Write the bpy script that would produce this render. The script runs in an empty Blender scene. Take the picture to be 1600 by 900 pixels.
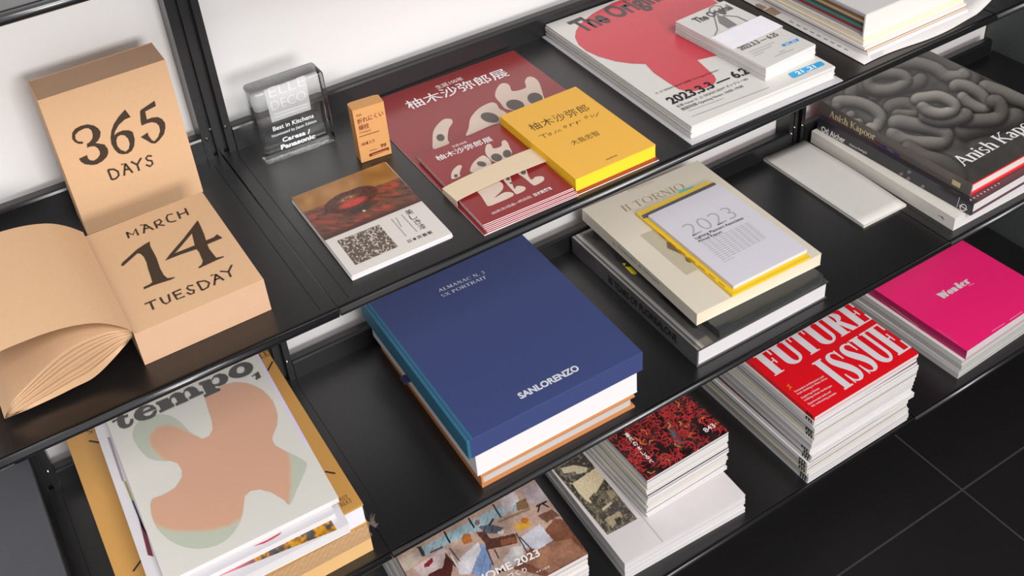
import bpy, math, random
import numpy as np
from mathutils import Matrix, Vector
random.seed(7)
S = bpy.context.scene
COL = S.collection

# ------------------------------------------------------------------ camera, world, lights
FPX, U0, V0 = 1728.1313, 801.06, 253.51            # focal length and principal point in 1600x900 pixels
RW = np.array([[0.8456843412535409, -0.529071875352991, -0.07000675445293633],
               [-0.35370233299685794, -0.45741039476889006, -0.8158862606944353],
               [0.39964065682953775, 0.7147437872887299, -0.5739587650180266]])   # world -> camera (x right, y down, z forward)
CP = np.array([-.2226878, -.7449195, .6810795])
cam_d = bpy.data.cameras.new('camera'); cam = bpy.data.objects.new('camera', cam_d); COL.objects.link(cam)
cam_d.sensor_width = 36; cam_d.lens = 36 * FPX / 1600; cam_d.clip_start = .02
cam_d.shift_x = (800 - U0) / 1600; cam_d.shift_y = -(450 - V0) / 1600
_r = RW.T @ np.diag([1, -1, -1])
cam.matrix_world = Matrix([list(_r[i]) + [CP[i]] for i in range(3)] + [[0, 0, 0, 1]])
S.camera = cam
W = bpy.data.worlds.new('world'); S.world = W; W.use_nodes = True
W.node_tree.nodes['Background'].inputs[0].default_value = (.95, .97, 1, 1)
W.node_tree.nodes['Background'].inputs[1].default_value = .8

def area(name, loc, target, sx, sy, power, color=(1, 1, 1)):
    l = bpy.data.lights.new(name, 'AREA'); l.shape = 'RECTANGLE'; l.size = sx; l.size_y = sy; l.energy = power; l.color = color
    o = bpy.data.objects.new(name, l); COL.objects.link(o); o.location = loc
    o.rotation_euler = (Vector(target) - Vector(loc)).to_track_quat('-Z', 'Y').to_euler()
    return o
area('window_light', (.2, -3.2, 1.0), (.3, .2, -.1), 1.0, .7, 68, (1, .965, .945))
area('ceiling_light', (.55, -1.85, 1.9), (.6, .1, -.5), 2.4, .8, 68, (1, .975, .96))
S.view_settings.view_transform = 'Standard'; S.view_settings.look = 'None'
S.view_settings.gamma = 1; S.view_settings.exposure = 0; S.view_settings.use_curve_mapping = False

# ------------------------------------------------------------------ helpers
D, ZB, ZC, LIP = .3138, -.36484, -.73306, .0307

class Plane:
    def __init__(s, p, n): s.p = np.array(p, float); s.n = np.array(n, float)
    def __call__(s, u, v):
        d = RW.T @ np.array([(u - U0) / FPX, (v - V0) / FPX, 1.])
        return CP + d * ((s.p - CP) @ s.n) / (d @ s.n)
def H(z): return Plane((0, 0, z), (0, 0, 1))
def project(X):
    c = (np.atleast_2d(X) - CP) @ RW.T
    return np.stack([U0 + FPX * c[:, 0] / c[:, 2], V0 + FPX * c[:, 1] / c[:, 2]], 1)

def srgb(*c):
    if len(c) == 1: c = c[0]
    return tuple((x / 255 / 12.92 if x / 255 <= .04045 else ((x / 255 + .055) / 1.055) ** 2.4) for x in c)
MATS = {}
def mat(name, color=(128, 128, 128), rough=.5, spec=.5, var=.04, scale=60, bump=0., bscale=400, coat=0., coat_rough=.1, stripes=0, stripe_col=.8, metal=0.):
    if name in MATS: return MATS[name]
    m = bpy.data.materials.new(name); m.use_nodes = True; nt = m.node_tree; b = nt.nodes['Principled BSDF']
    col = srgb(color)
    tc = nt.nodes.new('ShaderNodeTexCoord')
    nz = nt.nodes.new('ShaderNodeTexNoise'); nz.inputs['Scale'].default_value = scale; nz.inputs['Detail'].default_value = 4
    nt.links.new(tc.outputs['Object'], nz.inputs['Vector'])
    mr = nt.nodes.new('ShaderNodeMapRange'); mr.inputs['To Min'].default_value = 1 - var; mr.inputs['To Max'].default_value = 1 + var
    nt.links.new(nz.outputs['Fac'], mr.inputs['Value'])
    mx = nt.nodes.new('ShaderNodeVectorMath'); mx.operation = 'SCALE'; mx.inputs[0].default_value = col
    nt.links.new(mr.outputs[0], mx.inputs['Scale']); out = mx.outputs[0]
    if stripes:
        sp = nt.nodes.new('ShaderNodeSeparateXYZ'); nt.links.new(tc.outputs['Object'], sp.inputs[0])
        ml = nt.nodes.new('ShaderNodeMath'); ml.operation = 'MULTIPLY'; ml.inputs[1].default_value = stripes; nt.links.new(sp.outputs['Z'], ml.inputs[0])
        n1 = nt.nodes.new('ShaderNodeTexNoise'); n1.noise_dimensions = '1D'; n1.inputs['Scale'].default_value = 1; n1.inputs['Detail'].default_value = 2
        nt.links.new(ml.outputs[0], n1.inputs['W'])
        r2 = nt.nodes.new('ShaderNodeMapRange'); r2.inputs['From Min'].default_value = .35; r2.inputs['From Max'].default_value = .6
        r2.inputs['To Min'].default_value = stripe_col; r2.inputs['To Max'].default_value = 1; nt.links.new(n1.outputs['Fac'], r2.inputs['Value'])
        m2 = nt.nodes.new('ShaderNodeVectorMath'); m2.operation = 'SCALE'; nt.links.new(out, m2.inputs[0]); nt.links.new(r2.outputs[0], m2.inputs['Scale']); out = m2.outputs[0]
    nt.links.new(out, b.inputs['Base Color'])
    b.inputs['Roughness'].default_value = rough; b.inputs['Specular IOR Level'].default_value = spec; b.inputs['Metallic'].default_value = metal
    b.inputs['Coat Weight'].default_value = coat; b.inputs['Coat Roughness'].default_value = coat_rough
    if bump:
        bz = nt.nodes.new('ShaderNodeTexNoise'); bz.inputs['Scale'].default_value = bscale; bz.inputs['Detail'].default_value = 3
        nt.links.new(tc.outputs['Object'], bz.inputs['Vector'])
        bp = nt.nodes.new('ShaderNodeBump'); bp.inputs['Strength'].default_value = bump; bp.inputs['Distance'].default_value = .001
        nt.links.new(bz.outputs['Fac'], bp.inputs['Height']); nt.links.new(bp.outputs[0], b.inputs['Normal'])
    MATS[name] = m; return m
def print_mat(name, rough=.45, coat=0., spec=.4):
    """ink printed as vertex colours"""
    if name in MATS: return MATS[name]
    m = bpy.data.materials.new(name); m.use_nodes = True; nt = m.node_tree; b = nt.nodes['Principled BSDF']
    a = nt.nodes.new('ShaderNodeVertexColor'); a.layer_name = 'ink'; nt.links.new(a.outputs[0], b.inputs['Base Color'])
    b.inputs['Roughness'].default_value = rough; b.inputs['Coat Weight'].default_value = coat; b.inputs['Specular IOR Level'].default_value = spec
    b.inputs['Coat Roughness'].default_value = .12
    MATS[name] = m; return m
def film_mat(name, rough=.08, tint=(255, 255, 255), alpha=.12):
    """thin clear plastic: mostly transparent, a little milky, mirror-like at its folds"""
    if name in MATS: return MATS[name]
    m = bpy.data.materials.new(name); m.use_nodes = True; nt = m.node_tree; b = nt.nodes['Principled BSDF']
    b.inputs['Base Color'].default_value = srgb(tint) + (1,); b.inputs['Roughness'].default_value = rough; b.inputs['Alpha'].default_value = alpha
    g = nt.nodes.new('ShaderNodeBsdfGlossy'); g.inputs['Roughness'].default_value = rough
    fr = nt.nodes.new('ShaderNodeFresnel'); fr.inputs['IOR'].default_value = 1.45
    mx = nt.nodes.new('ShaderNodeMixShader'); nt.links.new(fr.outputs[0], mx.inputs[0]); nt.links.new(b.outputs[0], mx.inputs[1]); nt.links.new(g.outputs[0], mx.inputs[2])
    nt.links.new(mx.outputs[0], nt.nodes['Material Output'].inputs['Surface'])
    MATS[name] = m; return m

class MB:
    def __init__(s): s.v = []; s.f = []
    def add(s, vs, fs):
        n = len(s.v); s.v += [tuple(map(float, p)) for p in vs]; s.f += [tuple(i + n for i in f) for f in fs]; return s
    def box(s, x0, y0, z0, x1, y1, z1, M=None):
        vs = [(x, y, z) for z in (z0, z1) for y in (y0, y1) for x in (x0, x1)]
        if M is not None: vs = [M @ Vector(p) for p in vs]
        return s.add(vs, [(0, 2, 3, 1), (4, 5, 7, 6), (0, 1, 5, 4), (2, 6, 7, 3), (0, 4, 6, 2), (1, 3, 7, 5)])
    def prism(s, prof, a, b, axis='x'):
        """extrude a closed profile between a and b along an axis; profile points are the two other coordinates"""
        n = len(prof)
        if axis == 'x': vs = [(a, p, q) for p, q in prof] + [(b, p, q) for p, q in prof]
        elif axis == 'y': vs = [(p, a, q) for p, q in prof] + [(p, b, q) for p, q in prof]
        else: vs = [(p, q, a) for p, q in prof] + [(p, q, b) for p, q in prof]
        fs = [(i, (i + 1) % n, n + (i + 1) % n, n + i) for i in range(n)] + [tuple(range(n))[::-1], tuple(range(n, 2 * n))]
        return s.add(vs, fs)
    def build(s, name, m, parent=None, smooth=False, world=False, bevel=0):
        me = bpy.data.meshes.new(name); me.from_pydata(s.v, [], s.f); me.validate()
        return link(name, me, m, parent, smooth, world, bevel)
def link(name, me, m, parent=None, smooth=False, world=False, bevel=0):
    import bmesh
    if world and parent is not None: me.transform(wm(parent).inverted())
    if m: me.materials.append(m)
    bm = bmesh.new(); bm.from_mesh(me); bmesh.ops.recalc_face_normals(bm, faces=bm.faces)
    if bevel: bmesh.ops.bevel(bm, geom=bm.edges[:], offset=bevel, segments=2, affect='EDGES', profile=.6)
    bm.to_mesh(me); bm.free()
    if smooth: me.polygons.foreach_set('use_smooth', [True] * len(me.polygons))
    o = bpy.data.objects.new(name, me); COL.objects.link(o)
    if parent is not None: o.parent = parent
    return o
def lm(o): return Matrix.LocRotScale(o.location, o.rotation_euler, o.scale)
def wm(o): return wm(o.parent) @ lm(o) if o.parent else lm(o)
def tag(o, label=None, cat=None, group=None, kind=None):
    for k, v in (('label', label), ('category', cat), ('group', group), ('kind', kind)):
        if v: o[k] = v
    return o
def thing(name, label, cat, loc=(0, 0, 0), yaw=0, group=None):
    o = bpy.data.objects.new(name, None); COL.objects.link(o); o.empty_display_size = .02
    o.location = loc; o.rotation_euler = (0, 0, yaw); return tag(o, label, cat, group)
def copy_tree(o, parent=None):
    c = o.copy(); COL.objects.link(c)
    if parent is not None: c.parent = parent
    for ch in list(o.children): copy_tree(ch, c)
    return c

# --- flat print: polygons, strokes, text and pictures laid on a plane (traced from pixels, fixed on the surface)
def orient(plane): return plane.n / np.linalg.norm(plane.n)
def poly_mesh(name, loops, plane, m, parent, lift=.00025, px=True):
    """filled outline(s); later loops inside earlier ones become holes"""
    cu = bpy.data.curves.new(name, 'CURVE'); cu.dimensions = '2D'; cu.fill_mode = 'BOTH'
    n = orient(plane); X = np.cross([0, 0, 1.], n) if abs(n[2]) < .9 else np.array([1., 0, 0]); X /= np.linalg.norm(X); Y = np.cross(n, X)
    for lp in loops:
        sp = cu.splines.new('POLY'); sp.points.add(len(lp) - 1); sp.use_cyclic_u = True
        for i, p in enumerate(lp):
            w = plane(*p) if px else np.array(p); q = w - plane.p; sp.points[i].co = (q @ X * 100, q @ Y * 100, 0, 1)
    o = bpy.data.objects.new(name, cu); COL.objects.link(o); me = bpy.data.meshes.new_from_object(o)
    bpy.data.objects.remove(o); bpy.data.curves.remove(cu)
    O = plane.p + n * lift
    M = Matrix([[X[i] / 100, Y[i] / 100, n[i], O[i]] for i in range(3)] + [[0, 0, 0, 1]]); me.transform(M)
    me.materials.clear(); return link(name, me, m, parent, world=True)
def marks(name, loops, plane, m, parent, lift=.00025):
    for lp in loops: poly_mesh(name, [lp], plane, m, parent, lift)
def smooth_loop(pts, k=6):
    pts = [np.array(p, float) for p in pts]; n = len(pts); out = []
    for i in range(n):
        a, b, c, d = pts[i - 1], pts[i], pts[(i + 1) % n], pts[(i + 2) % n]
        for j in range(k):
            t = j / k; out.append(tuple(.5 * ((2 * b) + (c - a) * t + (2 * a - 5 * b + 4 * c - d) * t * t + (3 * b - a - 3 * c + d) * t ** 3)))
    return out
def strokes_mesh(name, lines, width, plane, m, parent, lift=.00025, px=True):
    """polylines of constant (or per-end) width in metres"""
    n = orient(plane); mb = MB()
    for ln in lines:
        w0, w1 = width if isinstance(width, tuple) else (width, width)
        P = [plane(*p) + n * lift if px else np.array(p) + n * lift for p in ln]
        L = []
        for i, p in enumerate(P):
            t = P[min(i + 1, len(P) - 1)] - P[max(i - 1, 0)]; t = t / (np.linalg.norm(t) + 1e-12); s = np.cross(n, t)
            w = w0 + (w1 - w0) * i / max(1, len(P) - 1); L.append((p + s * w / 2, p - s * w / 2))
        mb.add([q for pr in L for q in pr], [(2 * i, 2 * i + 1, 2 * i + 3, 2 * i + 2) for i in range(len(L) - 1)])
    return mb.build(name, m, parent, world=True)
def text_curve(body, bold=0., spacing=1.):
    cu = bpy.data.curves.new('t', 'FONT'); cu.body = body; cu.offset = bold; cu.space_character = spacing; cu.resolution_u = 3
    o = bpy.data.objects.new('t', cu); COL.objects.link(o); me = bpy.data.meshes.new_from_object(o)
    bpy.data.objects.remove(o); bpy.data.curves.remove(cu); return me
def text(name, body, p0, p1, top, plane, m, parent, bold=0., spacing=1., lift=.00025, cap=None, me=None, shear=0.):
    """p0,p1: pixels of baseline start and end; top: pixel on the cap line"""
    me = me or text_curve(body, bold, spacing)
    co = np.empty(len(me.vertices) * 3); me.vertices.foreach_get('co', co); co = co.reshape(-1, 3)
    if len(co) == 0: return None
    x0, x1 = co[:, 0].min(), co[:, 0].max(); y1 = cap if cap else co[:, 1].max()
    n = orient(plane); A, B, T = plane(*p0), plane(*p1), plane(*top)
    X = B - A; wid = np.linalg.norm(X); X /= wid; Y = np.cross(n, X); hgt = abs((T - A) @ Y)
    P = A + n * lift + np.outer((co[:, 0] - x0) / (x1 - x0) * wid + co[:, 1] / y1 * hgt * shear, X) + np.outer(co[:, 1] / y1 * hgt, Y) + np.outer(co[:, 2], n)
    me.vertices.foreach_set('co', P.ravel()); me.update(); me.materials.clear()
    return link(name, me, m, parent, world=True)
def picture(name, corners, nx, ny, paint, m, parent, lift=.0002, world=True):
    """printed picture: a grid between four world corners BL, BR, TR, TL; paint(px, st) gives 0-255 colours, px = photo pixels of each vertex"""
    BL, BR, TR, TL = [np.array(c, float) for c in corners]
    s, t = np.meshgrid(np.linspace(0, 1, nx), np.linspace(0, 1, ny)); s = s.ravel(); t = t.ravel()
    P = BL * ((1 - s) * (1 - t))[:, None] + BR * (s * (1 - t))[:, None] + TR * (s * t)[:, None] + TL * ((1 - s) * t)[:, None]
    n = np.cross(BR - BL, TL - BL); n /= np.linalg.norm(n); P = P + n * lift
    rgb = np.clip(paint(project(P), np.stack([s, t], 1)), 0, 255) / 255.
    lin = np.where(rgb <= .04045, rgb / 12.92, ((rgb + .055) / 1.055) ** 2.4)
    i = (np.arange(ny - 1)[:, None] * nx + np.arange(nx - 1)[None]).ravel()
    F = np.stack([i, i + 1, i + 1 + nx, i + nx], 1)
    me = bpy.data.meshes.new(name); me.from_pydata(P.tolist(), [], F.tolist())
    ca = me.color_attributes.new('ink', 'FLOAT_COLOR', 'POINT')
    ca.data.foreach_set('color', np.concatenate([lin, np.ones((len(lin), 1))], 1).ravel())
    me.transform(wm(parent).inverted()); me.materials.append(m)
    o = bpy.data.objects.new(name, me); COL.objects.link(o); o.parent = parent; return o
def vnoise(p, scale, seed=0):
    """smooth value noise on Nx2 points"""
    q = np.asarray(p, float) / scale + seed * 17.13; i = np.floor(q).astype(int); fr = q - i; fr = fr * fr * (3 - 2 * fr)
    def h(a, b): x = np.sin(a * 127.1 + b * 311.7 + seed * 74.7) * 43758.5453; return x - np.floor(x)
    return (h(i[:, 0], i[:, 1]) * (1 - fr[:, 0]) + h(i[:, 0] + 1, i[:, 1]) * fr[:, 0]) * (1 - fr[:, 1]) + (h(i[:, 0], i[:, 1] + 1) * (1 - fr[:, 0]) + h(i[:, 0] + 1, i[:, 1] + 1) * fr[:, 0]) * fr[:, 1]
def seg_dist(p, a, b):
    a = np.array(a, float); b = np.array(b, float); d = b - a; t = np.clip(((p - a) @ d) / (d @ d + 1e-9), 0, 1)
    return np.linalg.norm(p - (a + t[:, None] * d), axis=1), t
def in_poly(p, poly):
    x, y = p[:, 0], p[:, 1]; c = np.zeros(len(p), bool); n = len(poly)
    for i in range(n):
        x1, y1 = poly[i]; x2, y2 = poly[(i + 1) % n]
        with np.errstate(divide='ignore', invalid='ignore'):
            k = ((y1 > y) != (y2 > y)) & (x < (x2 - x1) * (y - y1) / (y2 - y1 + 1e-12) + x1)
        c ^= k
    return c

# --- a small serif alphabet drawn from thick and thin strokes, slab or bracket ends
def serif_mesh(body, thick=.16, thin=.05, ser=.09, sh=.045, gap=.12, width=1.):
    mb = MB(); x = 0.; lay = [0, 0]
    def zl(): lay[0] += 1; return (lay[0] + 9 * (lay[1] % 2)) * 1.2e-5
    def st(a, b, w): # slanted stem between (x,y) points with horizontal width w
        z = zl(); mb.add([(a[0] - w / 2, a[1], z), (a[0] + w / 2, a[1], z), (b[0] + w / 2, b[1], z), (b[0] - w / 2, b[1], z)], [(0, 1, 2, 3)])
    def bar(x0, x1, y0, y1): z = zl(); mb.add([(x0, y0, z), (x1, y0, z), (x1, y1, z), (x0, y1, z)], [(0, 1, 2, 3)])
    def sf(cx, y, w, up): bar(cx - w / 2 - ser, cx + w / 2 + ser, y, y + sh) if up else bar(cx - w / 2 - ser, cx + w / 2 + ser, y - sh, y)
    def arc(cx, cy, rx, ry, a0, a1, tk, tn, N=18):
        vs = []; z = zl()
        for i in range(N + 1):
            a = math.radians(a0 + (a1 - a0) * i / N); c, s_ = math.cos(a), math.sin(a); w = tn + (tk - tn) * abs(c) ** 1.5
            vs += [(cx + c * rx, cy + s_ * ry, z), (cx + c * (rx - w), cy + s_ * (ry - tn), z)]
        mb.add(vs, [(2 * i, 2 * i + 1, 2 * i + 3, 2 * i + 2) for i in range(N)])
    T, N_ = thick, thin
    for ch in body:
        lay[0] = 0; lay[1] += 1
        if ch == ' ': x += .32; continue
        w = {'I': .2, 'M': .82, 'W': .95, 'N': .68, 'O': .74, 'A': .7, 'L': .52, 'C': .68, 'R': .64, 'P': .56, 'S': .5, 'T': .62, 'X': .66, '3': .46, '.': .16, 'E': .54, 'U': .66, 'F': .52, 'K': .68, 'i': .22, 'n': .52, 's': .38, 'h': .52, 'a': .46, 'p': .52, 'o': .5, 'r': .38, 'J': .4, 'D': .7, 'G': .7, 'V': .68, 'Y': .64, 'd': .52, 'e': .46, 'm': .8, 't': .34, ',': .18}.get(ch, .6)
        w = w * width + T * .3; l, r, m = x + T / 2 + ser, x + w - T / 2 - ser, x + w / 2
        if ch in 'ITLEFPRDKHhnmprid':
            top = 1. if ch in 'ITLEFPRDKHhd' else .68
            c0 = m if ch in 'IT' else (l if ch != 'd' else r)
            lo = -.25 if ch == 'p' else 0
            bar(c0 - T / 2, c0 + T / 2, lo, top); sf(c0, lo, T, True)
            if ch != 'T':
                (bar(c0 - T / 2 - ser, c0 + T / 2, top - sh, top) if ch in 'hnmpridb' else sf(c0, top, T, False))
        if ch == 'T': bar(x, x + w, 1 - N_, 1); bar(x, x + N_, .78, 1); bar(x + w - N_, x + w, .78, 1)
        elif ch in 'LEF':
            if ch != 'F': bar(l, x + w, 0, N_); bar(x + w - N_, x + w, 0, .26)
            if ch != 'L': bar(l, x + w - .03, 1 - N_, 1); bar(x + w - .03 - N_, x + w - .03, .76, 1); bar(l, x + w * .72, .5 - N_ / 2, .5 + N_ / 2); bar(x + w * .72 - N_, x + w * .72, .4, .6)
        elif ch in 'PR': arc(m, .74, w * .46, .26, -90, 90, T, N_); bar(l, m, 1 - N_, 1); bar(l, m, .48, .48 + N_)
        elif ch == 'D': arc(l + .02, .5, w - T * .5 - ser, .5, -90, 90, T, N_)
        if ch == 'R': st((x + w - T * .3, 0), (m + .02, .5), T); bar(x + w - T, x + w + ser, 0, sh)
        if ch == 'K': st((x + w - T * .4, 0), (l + T, .56), T); st((l, .4), (x + w - T * .5, 1), N_ * 1.4); bar(x + w - T - ser, x + w + ser * .5, 0, sh); bar(x + w - T - ser, x + w + ser * .3, 1 - sh, 1)
        elif ch == 'X': st((x + w - T * .6, 0), (x + T * .6, 1), T); st((x + T * .5, 0), (x + w - T * .5, 1), N_ * 1.2); [bar(a, a + T + ser, b, b + sh) for a in (x, x + w - T - ser) for b in (0, 1 - sh)]
        elif ch == 'A': st((x + w - T * .7, 0), (m, 1), T); st((x + N_ + .02, 0), (m, 1), N_ * 1.3); bar(x + w * .22, x + w * .74, .32, .32 + N_); bar(x - ser * .4, x + ser * 1.8, 0, sh); bar(x + w - T - ser, x + w + ser * .6, 0, sh)
        elif ch == 'V': st((m, 0), (x + T * .7, 1), T); st((m, 0), (x + w - N_, 1), N_ * 1.3)
        elif ch == 'W': st((x + w * .3, 0), (x + T * .6, 1), T); st((x + w * .3, 0), (m, .9), N_ * 1.3); st((x + w * .7, 0), (m, .9), T); st((x + w * .7, 0), (x + w - N_, 1), N_ * 1.3); bar(x - ser * .5, x + T + ser, 1 - sh, 1); bar(x + w - T - ser, x + w + ser * .5, 1 - sh, 1)
        elif ch in 'MN':
            st((l - T * .3, 0), (l - T * .3, 1), N_ * 1.2); sf(l - T * .3, 0, N_, True); bar(l - T * .5 - ser, l, 1 - sh, 1)
            if ch == 'N': st((r + T * .3, 0), (l - T * .1, 1), T); st((r + T * .3, 0), (r + T * .3, 1), N_ * 1.2); sf(r + T * .3, 1, N_, False)
            else: st((m, .05), (l, 1), T); st((m, .05), (r - T * .2, 1), N_ * 1.2); st((r, 0), (r, 1), T); sf(r, 0, T, True); bar(r, r + T / 2 + ser, 1 - sh, 1)
        elif ch in 'OCG':
            arc(m, .5, w / 2, .52, *((0, 360) if ch == 'O' else (48, 318)), T, N_, 36)
            if ch != 'O': bar(x + w * .86, x + w * .86 + N_, .66, .92)
            if ch == 'G': bar(x + w * .8, x + w * .8 + T * .8, .05, .42)
        elif ch == 'o': arc(m, .34, w / 2, .36, 0, 360, T, N_, 30)
        elif ch == 'e': arc(m, .34, w / 2, .36, 20, 320, T, N_, 30); bar(x + T * .5, x + w - T * .3, .36, .36 + N_)
        elif ch in 'hnm':
            for k in range(2 if ch == 'm' else 1):
                ww = (w - T) / (2 if ch == 'm' else 1); cx = l + ww * k + ww * .46; arc(cx, .42, ww * .5 + T * .1, .27, 0, 130, T, N_ * 1.4); q = cx + ww * .5 - T * .4; bar(q - T / 2, q + T / 2, 0, .43); sf(q, 0, T, True)
        elif ch == 'r': arc(l + .18, .44, .2, .25, 40, 140, T * .7, N_ * 1.6); bar(x + w - T * .9, x + w, .5, .66)
        elif ch == 'i': arc(l, .88, T * .55, T * .55, 0, 360, T * .55, T * .55, 12)
        elif ch == 'p': arc(l + .06, .34, w - T - ser, .35, -110, 110, T, N_)
        elif ch == 'd': arc(r - .06, .34, w - T - ser, .35, 70, 290, T, N_)
        elif ch == 'a': bar(r - T / 2, r + T / 2, 0, .5); bar(r, r + T / 2 + ser, 0, sh); arc(m - .02, .46, w * .36, .23, 0, 150, T, N_ * 1.4); arc(m - .03, .2, w * .38, .21, 60, 300, T * .9, N_ * 1.3)
        elif ch == 't': bar(m - T / 2, m + T / 2, .06, .9); bar(x, x + w, .68 - N_ * 1.4, .68); bar(m, x + w, 0, N_ * 1.6)
        elif ch in 'sS':
            hh = .68 if ch == 's' else 1.; arc(m, hh * .74, w * .42, hh * .27, 30, 270, T * .75, N_ * 1.3); arc(m, hh * .26, w * .44, hh * .27, -150, 90, T * .75, N_ * 1.3)
        elif ch == 'U': bar(l - T / 2, l + T / 2, .3, 1); sf(l, 1, T, False); arc(m, .32, (r - l) / 2 + T * .5, .33, 180, 360, T, N_ * 1.5); bar(r + T * .2, r + T * .2 + N_ * 1.3, .3, 1); sf(r + T * .3, 1, N_, False)
        elif ch == 'J': bar(m, m + T, .2, 1); sf(m + T / 2, 1, T, False); arc(m - .06, .2, .06 + T, .25, 180, 360, T, N_ * 1.4)
        elif ch == '3': arc(m, .76, w * .42, .25, -90, 150, T * .8, N_ * 1.3); arc(m, .25, w * .47, .27, -150, 90, T * .8, N_ * 1.3)
        elif ch in '.,': arc(m, T * .5, T * .55, T * .55, 0, 360, T * .5, T * .5, 12)
        x += w + gap
    me = bpy.data.meshes.new('serif'); me.from_pydata(mb.v, [], mb.f); return me

def fat_mesh(body, gap=.05):
    """condensed fat-face capitals"""
    mb = MB(); x = 0.; lay = [0, 0]
    def zl(): lay[0] += 1; return (lay[0] + 12 * (lay[1] % 2)) * 1.2e-5
    def bar(x0, x1, y0, y1): z = zl(); mb.add([(x0, y0, z), (x1, y0, z), (x1, y1, z), (x0, y1, z)], [(0, 1, 2, 3)])
    def quad(*p): z = zl(); mb.add([(q[0], q[1], z) for q in p], [(0, 1, 2, 3)])
    def ring(cx, cy, ro, ri, a0, a1, N=20):
        z = zl(); vs = []
        for i in range(N + 1):
            a = math.radians(a0 + (a1 - a0) * i / N); c, s = math.cos(a), math.sin(a)
            vs += [(cx + ro[0] * c, cy + ro[1] * s, z), (cx + ri[2] + ri[0] * c, cy + ri[1] * s, z)]
        mb.add(vs, [(2 * i, 2 * i + 1, 2 * i + 3, 2 * i + 2) for i in range(N)])
    def ribbon(pts, ws):
        z = zl(); P = []; Wd = []
        for i in range(len(pts) - 1):
            a, b, c, d = [np.array(pts[max(0, min(len(pts) - 1, i + k))]) for k in (-1, 0, 1, 2)]
            for j in range(5):
                t = j / 5; P.append(.5 * (2 * b + (c - a) * t + (2 * a - 5 * b + 4 * c - d) * t * t + (3 * b - a - 3 * c + d) * t ** 3)); Wd.append(ws[i] * (1 - t) + ws[i + 1] * t)
        P.append(np.array(pts[-1])); Wd.append(ws[-1]); vs = []
        for i, p in enumerate(P):
            t = P[min(i + 1, len(P) - 1)] - P[max(i - 1, 0)]; t = t / (np.linalg.norm(t) + 1e-9); n = np.array((-t[1], t[0])) * Wd[i] / 2
            vs += [(p[0] + n[0], p[1] + n[1], z), (p[0] - n[0], p[1] - n[1], z)]
        mb.add(vs, [(2 * i, 2 * i + 1, 2 * i + 3, 2 * i + 2) for i in range(len(P) - 1)])
    s = .19; h = .045
    for ch in body:
        lay[0] = 0; lay[1] += 1
        w = {'I': .29, 'F': .42, 'U': .50, 'T': .46, 'R': .50, 'E': .44, 'S': .44}[ch]; l = x + .05
        if ch in 'IFRET':
            c0 = x + w / 2 - s / 2 if ch in 'IT' else l
            bar(c0, c0 + s, 0, 1); bar(c0 - .05, c0 + s + .05, 0, h)
            if ch != 'T': bar(c0 - .05, c0 + s + (.05 if ch == 'I' else 0), 1 - h, 1)
        if ch == 'T': bar(x, x + w, 1 - h, 1); bar(x, x + .04, .78, 1); bar(x + w - .04, x + w, .78, 1)
        if ch in 'FE':
            bar(l + s, x + w, 1 - h, 1); bar(x + w - .05, x + w, .74, 1); bar(l + s, l + s + .1, .49, .53); bar(l + s + .07, l + s + .11, .38, .64)
            if ch == 'E': bar(l + s, x + w + .02, 0, h); bar(x + w - .03, x + w + .02, 0, .3)
        if ch == 'R': ring(l + s, .76, (.24, .24), (.07, .195, 0), -90, 90); quad((l + s - .02, .54), (l + s + .12, .54), (x + w + .04, 0), (x + w - .14, 0))
        if ch == 'U':
            bar(l - .03, l + s - .03, .28, 1); bar(l - .08, l + s + .02, 1 - h, 1); bar(x + w - .12, x + w - .02, .28, 1); bar(x + w - .17, x + w + .03, 1 - h, 1)
            cx = (l - .03 + x + w - .02) / 2; ro = (x + w - .02 - l + .03) / 2; ci = (l + s - .03 + x + w - .12) / 2; ring(cx, .28, (ro, .29), ((x + w - .12 - l - s + .03) / 2, .2, ci - cx), 180, 360)
        if ch == 'S':
            q = lambda px, py: (x + px, py)
            ribbon([q(.40, .76), q(.37, .92), q(.24, .975), q(.12, .90), q(.11, .76), q(.19, .60), q(.29, .42), q(.34, .25), q(.31, .10), q(.20, .025), q(.08, .09), q(.04, .26)], [.05, .05, .05, .13, .18, .21, .21, .18, .13, .05, .05, .05])
            bar(x + .38, x + .42, .68, .99); bar(x + .02, x + .06, .01, .33)
        x += w + gap
    me = bpy.data.meshes.new('fat'); me.from_pydata(mb.v, [], mb.f); return me

# ------------------------------------------------------------------ materials
TRAY = mat('black_powder_coat', (17, 16, 17), rough=.33, spec=.95, var=.08, scale=300, bump=.06, bscale=1500)
STEEL = mat('black_steel', (26, 25, 27), rough=.28, spec=.6, var=.05)
RIM = mat('black_rim_steel', (24, 23, 25), rough=.24, spec=.9, var=.05)
DARKLINE = mat('seam_black', (8, 8, 8), rough=.6)
WALL = mat('white_wall_paint', (238, 236, 235), rough=.55, var=.01, scale=8)
GREYWALL = mat('grey_green_wall', (66, 72, 70), rough=.5, var=.04, scale=20)
FLOORM = mat('black_floor_tile', (17, 15, 15), rough=.5, spec=.3, var=.15, scale=25)
GROUT = mat('floor_grout', (46, 43, 43), rough=.8)
KRAFT = mat('kraft_paper', (206, 168, 131), rough=.75, spec=.2, var=.05, scale=220)
KRAFTEDGE = mat('kraft_page_edges', (196, 159, 130), rough=.85, spec=.15, var=.03, stripes=1500, stripe_col=.93)
PAGES = mat('white_page_edges', (214, 210, 210), rough=.85, spec=.15, var=.02, stripes=1400, stripe_col=.8)
PAGESGREY = mat('grey_page_edges', (190, 187, 184), rough=.85, spec=.15, var=.02, stripes=900, stripe_col=.78)
CREAMPAGES = mat('cream_page_edges', (222, 208, 184), rough=.85, spec=.15, var=.02, stripes=1400, stripe_col=.94)
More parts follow.
